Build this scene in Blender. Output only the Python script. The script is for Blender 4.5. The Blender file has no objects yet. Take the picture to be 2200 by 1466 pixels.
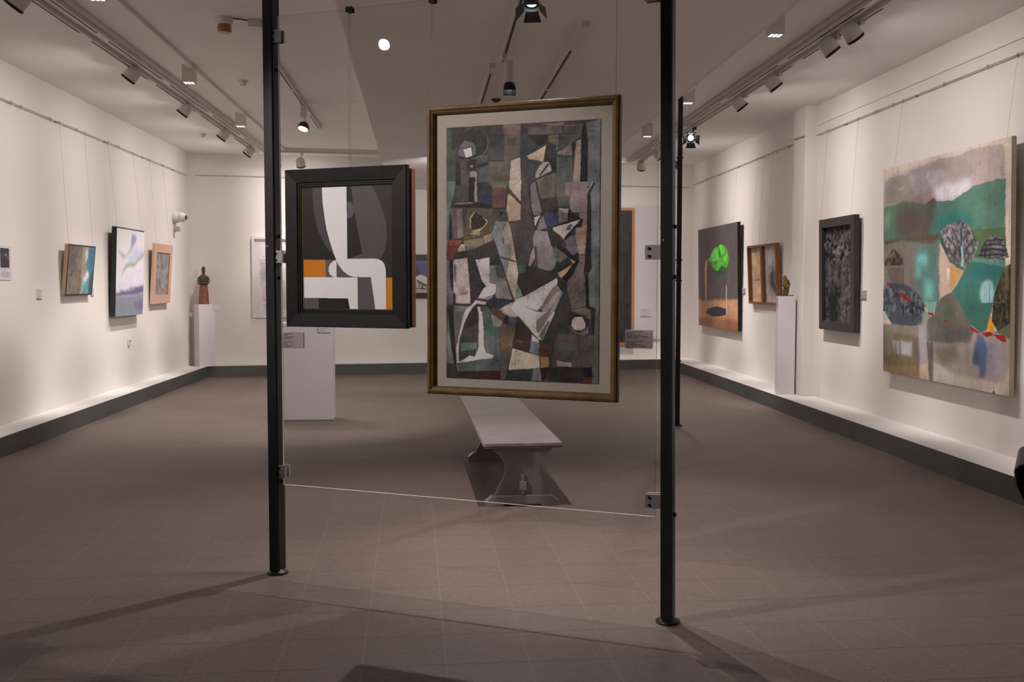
import bpy, math, random
import numpy as np
from mathutils import Matrix, Vector

SC = bpy.context.scene
COL = SC.collection
PI = math.pi
random.seed(7)

# ------------------------------------------------------------------ helpers
class B:
    """collects shapes for one mesh; local frame can be moved with .m"""
    def __init__(self):
        self.v = []; self.f = []; self.mi = []; self.sm = []; self.m = Matrix()
    def add(self, vs, fs, mi=0, smooth=False):
        o = len(self.v)
        self.v += [tuple(self.m @ Vector(p)) for p in vs]
        for f in fs:
            self.f.append([o + i for i in f]); self.mi.append(mi); self.sm.append(smooth)
    def box(self, x0, x1, y0, y1, z0, z1, mi=0):
        vs = [(x, y, z) for z in (z0, z1) for y in (y0, y1) for x in (x0, x1)]
        self.add(vs, [(0, 2, 3, 1), (4, 5, 7, 6), (0, 1, 5, 4), (2, 6, 7, 3), (0, 4, 6, 2), (1, 3, 7, 5)], mi)
    def hexa(self, pts, mi=0):
        self.add(pts, [(0, 2, 3, 1), (4, 5, 7, 6), (0, 1, 5, 4), (2, 6, 7, 3), (0, 4, 6, 2), (1, 3, 7, 5)], mi)
    def cyl(self, p, q, r0, r1=None, n=16, mi=0, cap=True):
        r1 = r0 if r1 is None else r1
        p = Vector(p); q = Vector(q); d = (q - p).normalized()
        a = d.orthogonal().normalized(); c = d.cross(a)
        vs = []
        for o, r in ((p, r0), (q, r1)):
            for i in range(n):
                t = 2 * PI * i / n
                vs.append(o + a * (r * math.cos(t)) + c * (r * math.sin(t)))
        self.add(vs, [(i, (i + 1) % n, n + (i + 1) % n, n + i) for i in range(n)], mi, True)
        if cap:
            self.add(vs[:n], [tuple(range(n - 1, -1, -1))], mi)
            self.add(vs[n:], [tuple(range(n))], mi)
    def lathe(self, prof, n=20, mi=0, sx=1.0, sy=1.0, smooth=True):
        """profile of (radius, z) turned about local z"""
        vs = []
        for r, z in prof:
            for i in range(n):
                t = 2 * PI * i / n
                vs.append((r * sx * math.cos(t), r * sy * math.sin(t), z))
        fs = [(k * n + i, k * n + (i + 1) % n, (k + 1) * n + (i + 1) % n, (k + 1) * n + i) for k in range(len(prof) - 1) for i in range(n)]
        self.add(vs, fs, mi, smooth)
        self.add(vs[:n], [tuple(range(n - 1, -1, -1))], mi)
        self.add(vs[-n:], [tuple(range(n))], mi)
    def tube(self, pts, r, n=8, mi=0):
        for a, b in zip(pts[:-1], pts[1:]):
            self.cyl(a, b, r, r, n, mi)
    def prism(self, poly, y0, y1, mi=0):
        """polygon in x,z extruded along y"""
        n = len(poly)
        vs = [(x, y0, z) for x, z in poly] + [(x, y1, z) for x, z in poly]
        self.add(vs, [tuple(range(n)), tuple(range(2 * n - 1, n - 1, -1))] + [(i, n + i, n + (i + 1) % n, (i + 1) % n) for i in range(n)], mi)
    def frame(self, w, h, prof, mi=0):
        """mitred picture frame: profile of (inset, y) swept round the rectangle x in +-w/2, z in 0..h"""
        vs = []
        for i, y in prof:
            vs += [(-w / 2 + i, y, i), (w / 2 - i, y, i), (w / 2 - i, y, h - i), (-w / 2 + i, y, h - i)]
        k = len(prof)
        fs = [(4 * a + c, 4 * a + (c + 1) % 4, 4 * ((a + 1) % k) + (c + 1) % 4, 4 * ((a + 1) % k) + c) for a in range(k) for c in range(4)]
        self.add(vs, fs, mi)
    def sphere(self, c, r, n=16, mi=0, sz=(1, 1, 1)):
        vs = []; fs = []
        h = n // 2
        for k in range(h + 1):
            p = PI * k / h
            for i in range(n):
                t = 2 * PI * i / n
                vs.append((c[0] + r * sz[0] * math.sin(p) * math.cos(t), c[1] + r * sz[1] * math.sin(p) * math.sin(t), c[2] - r * sz[2] * math.cos(p)))
        for k in range(h):
            for i in range(n):
                fs.append((k * n + i, k * n + (i + 1) % n, (k + 1) * n + (i + 1) % n, (k + 1) * n + i))
        self.add(vs, fs, mi, True)

def obj(name, b, mats, parent=None, bevel=0.0, loc=None, rot=None):
    me = bpy.data.meshes.new(name)
    me.from_pydata(b.v, [], b.f)
    if not isinstance(mats, (list, tuple)):
        mats = [mats]
    for m in mats:
        me.materials.append(m)
    me.polygons.foreach_set('material_index', b.mi)
    me.polygons.foreach_set('use_smooth', b.sm)
    me.validate(); me.update()
    o = bpy.data.objects.new(name, me)
    COL.objects.link(o)
    if loc: o.location = loc
    if rot: o.rotation_euler = rot
    if parent: o.parent = parent
    if bevel:
        md = o.modifiers.new('soft_edge', 'BEVEL'); md.width = bevel; md.segments = 2; md.limit_method = 'ANGLE'; md.angle_limit = math.radians(40)
    return o

def tag(o, label, cat, group=None):
    o['label'] = label; o['category'] = cat
    if group: o['group'] = group
    return o

def thing(name, label, cat, loc=(0, 0, 0), rot=(0, 0, 0), group=None):
    o = bpy.data.objects.new(name, None); COL.objects.link(o)
    o.empty_display_size = 0.1
    o.location = loc; o.rotation_euler = rot
    return tag(o, label, cat, group)

def struct(name, b, mats, **k):
    o = obj(name, b, mats, **k); o['kind'] = 'structure'
    return o

# ------------------------------------------------------------------ materials
def lin(c):
    c = c / 255.0
    return c / 12.92 if c <= 0.04045 else ((c + 0.055) / 1.055) ** 2.4

def nodes(name):
    m = bpy.data.materials.new(name); m.use_nodes = True
    t = m.node_tree; t.nodes.clear()
    out = t.nodes.new('ShaderNodeOutputMaterial')
    return m, t, out

def pm(name, col, rough=0.6, amount=0.08, scale=8.0, bump=0.0, bscale=60.0, metal=0.0, spec=0.5, stretch=(1, 1, 1), coat=0.0):
    """painted / plain surface: base colour varied by object-space noise, optional fine bump"""
    m, t, out = nodes(name)
    bs = t.nodes.new('ShaderNodeBsdfPrincipled')
    tc = t.nodes.new('ShaderNodeTexCoord'); mp = t.nodes.new('ShaderNodeMapping'); mp.inputs['Scale'].default_value = stretch
    t.links.new(tc.outputs['Object'], mp.inputs['Vector'])
    n = t.nodes.new('ShaderNodeTexNoise'); n.inputs['Scale'].default_value = scale; n.inputs['Detail'].default_value = 5
    t.links.new(mp.outputs['Vector'], n.inputs['Vector'])
    r = t.nodes.new('ShaderNodeValToRGB')
    r.color_ramp.elements[0].position = 0.3; r.color_ramp.elements[1].position = 0.7
    r.color_ramp.elements[0].color = [max(0, c * (1 - amount)) for c in col] + [1]
    r.color_ramp.elements[1].color = [min(1, c * (1 + amount)) for c in col] + [1]
    t.links.new(n.outputs['Fac'], r.inputs['Fac']); t.links.new(r.outputs['Color'], bs.inputs['Base Color'])
    bs.inputs['Roughness'].default_value = rough; bs.inputs['Metallic'].default_value = metal
    bs.inputs['Specular IOR Level'].default_value = spec; bs.inputs['Coat Weight'].default_value = coat
    if bump:
        n2 = t.nodes.new('ShaderNodeTexNoise'); n2.inputs['Scale'].default_value = bscale; n2.inputs['Detail'].default_value = 4
        t.links.new(mp.outputs['Vector'], n2.inputs['Vector'])
        bp = t.nodes.new('ShaderNodeBump'); bp.inputs['Strength'].default_value = bump; bp.inputs['Distance'].default_value = 0.01
        t.links.new(n2.outputs['Fac'], bp.inputs['Height']); t.links.new(bp.outputs['Normal'], bs.inputs['Normal'])
    t.links.new(bs.outputs['BSDF'], out.inputs['Surface'])
    return m

def emat(name, col, strength):
    m, t, out = nodes(name)
    e = t.nodes.new('ShaderNodeEmission'); e.inputs['Color'].default_value = (*col, 1); e.inputs['Strength'].default_value = strength
    t.links.new(e.outputs['Emission'], out.inputs['Surface'])
    return m

def pigment_mat(name, rough=0.6, bump=0.25, bscale=350.0, spec=0.3):
    """paint whose pigment is stored per vertex"""
    m, t, out = nodes(name)
    bs = t.nodes.new('ShaderNodeBsdfPrincipled')
    a = t.nodes.new('ShaderNodeAttribute'); a.attribute_name = 'pigment'
    tc = t.nodes.new('ShaderNodeTexCoord')
    n = t.nodes.new('ShaderNodeTexNoise'); n.inputs['Scale'].default_value = bscale; n.inputs['Detail'].default_value = 3
    t.links.new(tc.outputs['Object'], n.inputs['Vector'])
    bp = t.nodes.new('ShaderNodeBump'); bp.inputs['Strength'].default_value = bump; bp.inputs['Distance'].default_value = 0.004
    t.links.new(n.outputs['Fac'], bp.inputs['Height']); t.links.new(bp.outputs['Normal'], bs.inputs['Normal'])
    t.links.new(a.outputs['Color'], bs.inputs['Base Color'])
    bs.inputs['Roughness'].default_value = rough; bs.inputs['Specular IOR Level'].default_value = spec
    t.links.new(bs.outputs['BSDF'], out.inputs['Surface'])
    return m

def glass_mat():
    """clear architectural glass: transmits straight through, mirrors by Schlick's law on both sides"""
    m, t, out = nodes('clear_glass')
    g = t.nodes.new('ShaderNodeNewGeometry')
    d = t.nodes.new('ShaderNodeVectorMath'); d.operation = 'DOT_PRODUCT'
    t.links.new(g.outputs['Normal'], d.inputs[0]); t.links.new(g.outputs['Incoming'], d.inputs[1])
    def mth(op, a, b):
        x = t.nodes.new('ShaderNodeMath'); x.operation = op
        for i, s in enumerate((a, b)):
            if s is None: continue
            if isinstance(s, (int, float)): x.inputs[i].default_value = s
            else: t.links.new(s, x.inputs[i])
        return x.outputs[0]
    c = mth('ABSOLUTE', d.outputs['Value'], None)
    f = mth('POWER', mth('SUBTRACT', 1.0, c), 5.0)
    f = mth('ADD', mth('MULTIPLY', f, 0.96), 0.04)
    tr = t.nodes.new('ShaderNodeBsdfTransparent'); tr.inputs['Color'].default_value = (0.965, 0.975, 0.97, 1)
    gl = t.nodes.new('ShaderNodeBsdfGlossy'); gl.inputs['Roughness'].default_value = 0.0
    mx = t.nodes.new('ShaderNodeMixShader')
    t.links.new(f, mx.inputs[0]); t.links.new(tr.outputs[0], mx.inputs[1]); t.links.new(gl.outputs[0], mx.inputs[2])
    t.links.new(mx.outputs[0], out.inputs['Surface'])
    return m

def floor_mat():
    """square stoneware tiles: thin grout joints, fine wavy relief on each tile"""
    m, t, out = nodes('floor_tiles')
    bs = t.nodes.new('ShaderNodeBsdfPrincipled')
    tc = t.nodes.new('ShaderNodeTexCoord'); sx = t.nodes.new('ShaderNodeSeparateXYZ')
    t.links.new(tc.outputs['Object'], sx.inputs[0])
    def mth(op, a, b=None, c=None):
        x = t.nodes.new('ShaderNodeMath'); x.operation = op
        for i, s in enumerate((a, b, c)):
            if s is None: continue
            if isinstance(s, (int, float)): x.inputs[i].default_value = s
            else: t.links.new(s, x.inputs[i])
        return x.outputs[0]
    def joint(axis, off, per, wid):
        u = mth('DIVIDE', mth('SUBTRACT', axis, off), per)
        fr = mth('FRACT', u)
        dist = mth('MULTIPLY', mth('MINIMUM', fr, mth('SUBTRACT', 1.0, fr)), per)
        return mth('LESS_THAN', dist, wid), mth('FLOOR', u)
    jx, ix = joint(sx.outputs['X'], 0.129, 0.336, 0.0017)
    jy, iy = joint(sx.outputs['Y'], 3.925, 0.3405, 0.0023)
    cb = t.nodes.new('ShaderNodeCombineXYZ'); t.links.new(ix, cb.inputs[0]); t.links.new(iy, cb.inputs[1])
    wn = t.nodes.new('ShaderNodeTexWhiteNoise'); wn.noise_dimensions = '3D'; t.links.new(cb.outputs[0], wn.inputs['Vector'])
    n = t.nodes.new('ShaderNodeTexNoise'); n.inputs['Scale'].default_value = 1.3; n.inputs['Detail'].default_value = 3
    t.links.new(tc.outputs['Object'], n.inputs['Vector'])
    # wavy ribs, slanting differently on each tile
    mp = t.nodes.new('ShaderNodeVectorMath'); mp.operation = 'ADD'
    sc = t.nodes.new('ShaderNodeVectorMath'); sc.operation = 'SCALE'; sc.inputs['Scale'].default_value = 3.0
    t.links.new(wn.outputs['Color'], sc.inputs[0]); t.links.new(tc.outputs['Object'], mp.inputs[0]); t.links.new(sc.outputs[0], mp.inputs[1])
    rg = t.nodes.new('ShaderNodeMapping'); rg.inputs['Scale'].default_value = (46, 95, 1); rg.inputs['Rotation'].default_value = (0, 0, 0.75)
    t.links.new(mp.outputs[0], rg.inputs['Vector'])
    n2 = t.nodes.new('ShaderNodeTexNoise'); n2.inputs['Scale'].default_value = 1.0; n2.inputs['Detail'].default_value = 3; n2.inputs['Distortion'].default_value = 1.7
    t.links.new(rg.outputs[0], n2.inputs['Vector'])
    tone = mth('ADD', mth('MULTIPLY', wn.outputs['Value'], 0.07), mth('MULTIPLY', n.outputs['Fac'], 0.14))
    rib = t.nodes.new('ShaderNodeMapRange'); rib.inputs['From Min'].default_value = 0.30; rib.inputs['From Max'].default_value = 0.70
    t.links.new(n2.outputs['Fac'], rib.inputs['Value'])
    tone = mth('ADD', tone, mth('MULTIPLY', rib.outputs['Result'], 0.44))
    tone = mth('ADD', tone, 0.66)
    base = t.nodes.new('ShaderNodeRGB'); base.outputs[0].default_value = (0.212, 0.163, 0.144, 1)
    vs = t.nodes.new('ShaderNodeVectorMath'); vs.operation = 'SCALE'
    t.links.new(base.outputs[0], vs.inputs[0]); t.links.new(tone, vs.inputs['Scale'])
    m1 = t.nodes.new('ShaderNodeMix'); m1.data_type = 'RGBA'; m1.inputs['B'].default_value = (0.285, 0.230, 0.206, 1)  # joints along the hall painted paler for the light they reflect
    t.links.new(jx, m1.inputs['Factor']); t.links.new(vs.outputs[0], m1.inputs['A'])
    m2 = t.nodes.new('ShaderNodeMix'); m2.data_type = 'RGBA'; m2.inputs['B'].default_value = (0.10, 0.075, 0.066, 1)
    t.links.new(jy, m2.inputs['Factor']); t.links.new(m1.outputs['Result'], m2.inputs['A'])
    t.links.new(m2.outputs['Result'], bs.inputs['Base Color'])
    bs.inputs['Roughness'].default_value = 0.55; bs.inputs['Specular IOR Level'].default_value = 0.35
    bp = t.nodes.new('ShaderNodeBump'); bp.inputs['Strength'].default_value = 0.55; bp.inputs['Distance'].default_value = 0.004
    t.links.new(n2.outputs['Fac'], bp.inputs['Height']); t.links.new(bp.outputs['Normal'], bs.inputs['Normal'])
    t.links.new(bs.outputs['BSDF'], out.inputs['Surface'])
    return m

M = {}
M['wall'] = pm('cream_plaster', (0.80, 0.768, 0.725), 0.75, 0.02, 1.5, 0.12, 35)
M['ceil'] = pm('ceiling_paint', (0.88, 0.848, 0.82), 0.8, 0.02, 1.2, 0.08, 30)
M['slab'] = pm('lowered_ceiling_paint', (0.88, 0.848, 0.82), 0.8, 0.02, 1.2, 0.08, 30)
M['ledge'] = pm('white_ledge_paint', (0.74, 0.725, 0.71), 0.5, 0.02, 2)
M['riser'] = pm('grey_riser_paint', (0.096, 0.104, 0.097), 0.55, 0.12, 3, 0.05, 20)
M['floor'] = floor_mat()
M['post'] = pm('graphite_metal', (0.026, 0.024, 0.022), 0.42, 0.15, 12, 0.05, 90, metal=0.3)
M['black'] = pm('black_plastic', (0.012, 0.011, 0.011), 0.45, 0.1, 10)
M['steel'] = pm('brushed_aluminium', (0.52, 0.50, 0.50), 0.42, 0.06, 30, metal=0.75)
M['screw'] = pm('dark_screw', (0.04, 0.035, 0.035), 0.4, 0.1, 30, metal=0.6)
M['glass'] = glass_mat()
M['glassedge'] = pm('piped_light_glass_edge', (0.72, 0.74, 0.72), 0.25, 0.03, 20, spec=0.8)  # pale colour stands in for light piped to the pane edge
M['white'] = pm('white_lacquer', (0.72, 0.70, 0.69), 0.5, 0.03, 6)
M['lampwhite'] = pm('lamp_white', (0.72, 0.69, 0.66), 0.45, 0.03, 10)
M['slot'] = pm('dark_slot', (0.015, 0.013, 0.013), 0.6, 0.1, 10)
M['gold'] = pm('gilt_wood', (0.150, 0.089, 0.032), 0.5, 0.28, 14, 0.08, 60, spec=0.3, stretch=(1, 1, 1))
M['blackframe'] = pm('ebonised_wood', (0.012, 0.0115, 0.012), 0.5, 0.30, 30, 0.03, 110, spec=0.25, stretch=(1, 1, 1))
M['brown'] = pm('brown_wood', (0.19, 0.075, 0.035), 0.5, 0.15, 10, stretch=(6, 6, 0.6))
M['boxwood'] = pm('red_brown_wood', (0.235, 0.088, 0.042), 0.45, 0.18, 8, stretch=(6, 6, 0.6))
M['darkframe'] = pm('dark_stained_wood', (0.034, 0.027, 0.024), 0.5, 0.12, 10, stretch=(5, 5, 0.5))
M['peach'] = pm('pale_wood', (0.66, 0.44, 0.31), 0.55, 0.07, 8, stretch=(6, 6, 0.5))
M['ply'] = pm('plywood_edge', (0.52, 0.36, 0.25), 0.6, 0.08, 10, stretch=(6, 6, 0.5))
M['orange'] = pm('orange_wood', (0.50, 0.24, 0.09), 0.5, 0.1, 8, stretch=(6, 6, 0.5))
M['matboard'] = pm('cream_mat_board', (0.475, 0.43, 0.375), 0.85, 0.03, 30, 0.1, 200)
M['canvas_edge'] = pm('raw_canvas', (0.52, 0.43, 0.34), 0.85, 0.08, 40)
M['paper'] = pm('label_paper', (0.66, 0.63, 0.64), 0.7, 0.03, 30)
M['acrylic'] = pm('frosted_caption_acrylic', (0.36, 0.325, 0.33), 0.35, 0.04, 20)
def acrylic_mat():
    m = pm('caption_acrylic', (0.55, 0.50, 0.51), 0.35, 0.04, 20); t = m.node_tree
    out = [n for n in t.nodes if n.type == 'OUTPUT_MATERIAL'][0]; bs = [n for n in t.nodes if n.type == 'BSDF_PRINCIPLED'][0]
    tl = t.nodes.new('ShaderNodeBsdfTranslucent'); tl.inputs['Color'].default_value = (0.75, 0.70, 0.71, 1)
    mx = t.nodes.new('ShaderNodeMixShader'); mx.inputs[0].default_value = 0.5
    t.links.new(bs.outputs[0], mx.inputs[1]); t.links.new(tl.outputs[0], mx.inputs[2]); t.links.new(mx.outputs[0], out.inputs['Surface'])
    return m
M['acrylic'] = acrylic_mat()
M['ink'] = pm('grey_print', (0.10, 0.085, 0.09), 0.7, 0.1, 60)
M['faint'] = pm('pale_print', (0.36, 0.33, 0.34), 0.7, 0.1, 60)
M['wire'] = pm('picture_wire', (0.20, 0.17, 0.15), 0.5, 0.1, 20, metal=0.3)
M['rail'] = pm('rail_metal', (0.44, 0.38, 0.33), 0.45, 0.06, 20, metal=0.4)
M['bench'] = pm('grey_bench_lacquer', (0.29, 0.258, 0.272), 0.16, 0.06, 5, spec=0.5, coat=0.15)
M['pedestal'] = pm('pedestal_paint', (0.70, 0.665, 0.68), 0.5, 0.02, 4)
M['amber'] = pm('amber_plastic', (0.42, 0.17, 0.045), 0.3, 0.1, 10)
M['clay'] = pm('red_brown_clay', (0.21, 0.072, 0.042), 0.5, 0.3, 22, 0.4, 60)
M['clay_dark'] = pm('dark_brown_clay', (0.066, 0.042, 0.032), 0.5, 0.35, 22, 0.4, 60)
M['bronze'] = pm('gilt_bronze', (0.19, 0.12, 0.045), 0.4, 0.45, 30, 0.6, 50, metal=0.35)
M['relief'] = pm('dark_relief', (0.05, 0.045, 0.042), 0.32, 0.4, 18, 0.3, 90, metal=0.35)
M['paint'] = pigment_mat('oil_paint', 0.55, 0.14, 240)
M['flatpaint'] = pigment_mat('flat_acrylic', 0.5, 0.12, 500)
M['bigdark'] = pm('dark_blue_painting', (0.032, 0.034, 0.040), 0.5, 0.6, 9, 0.6, 40)
M['lens'] = emat('lamp_lens', (1.0, 0.97, 0.95), 26.0)
M['lens_far'] = emat('lamp_lens_far', (0.93, 1.0, 0.97), 9.0)
M['led'] = emat('downlight_cells', (0.92, 0.95, 1.0), 2.2)

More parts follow.
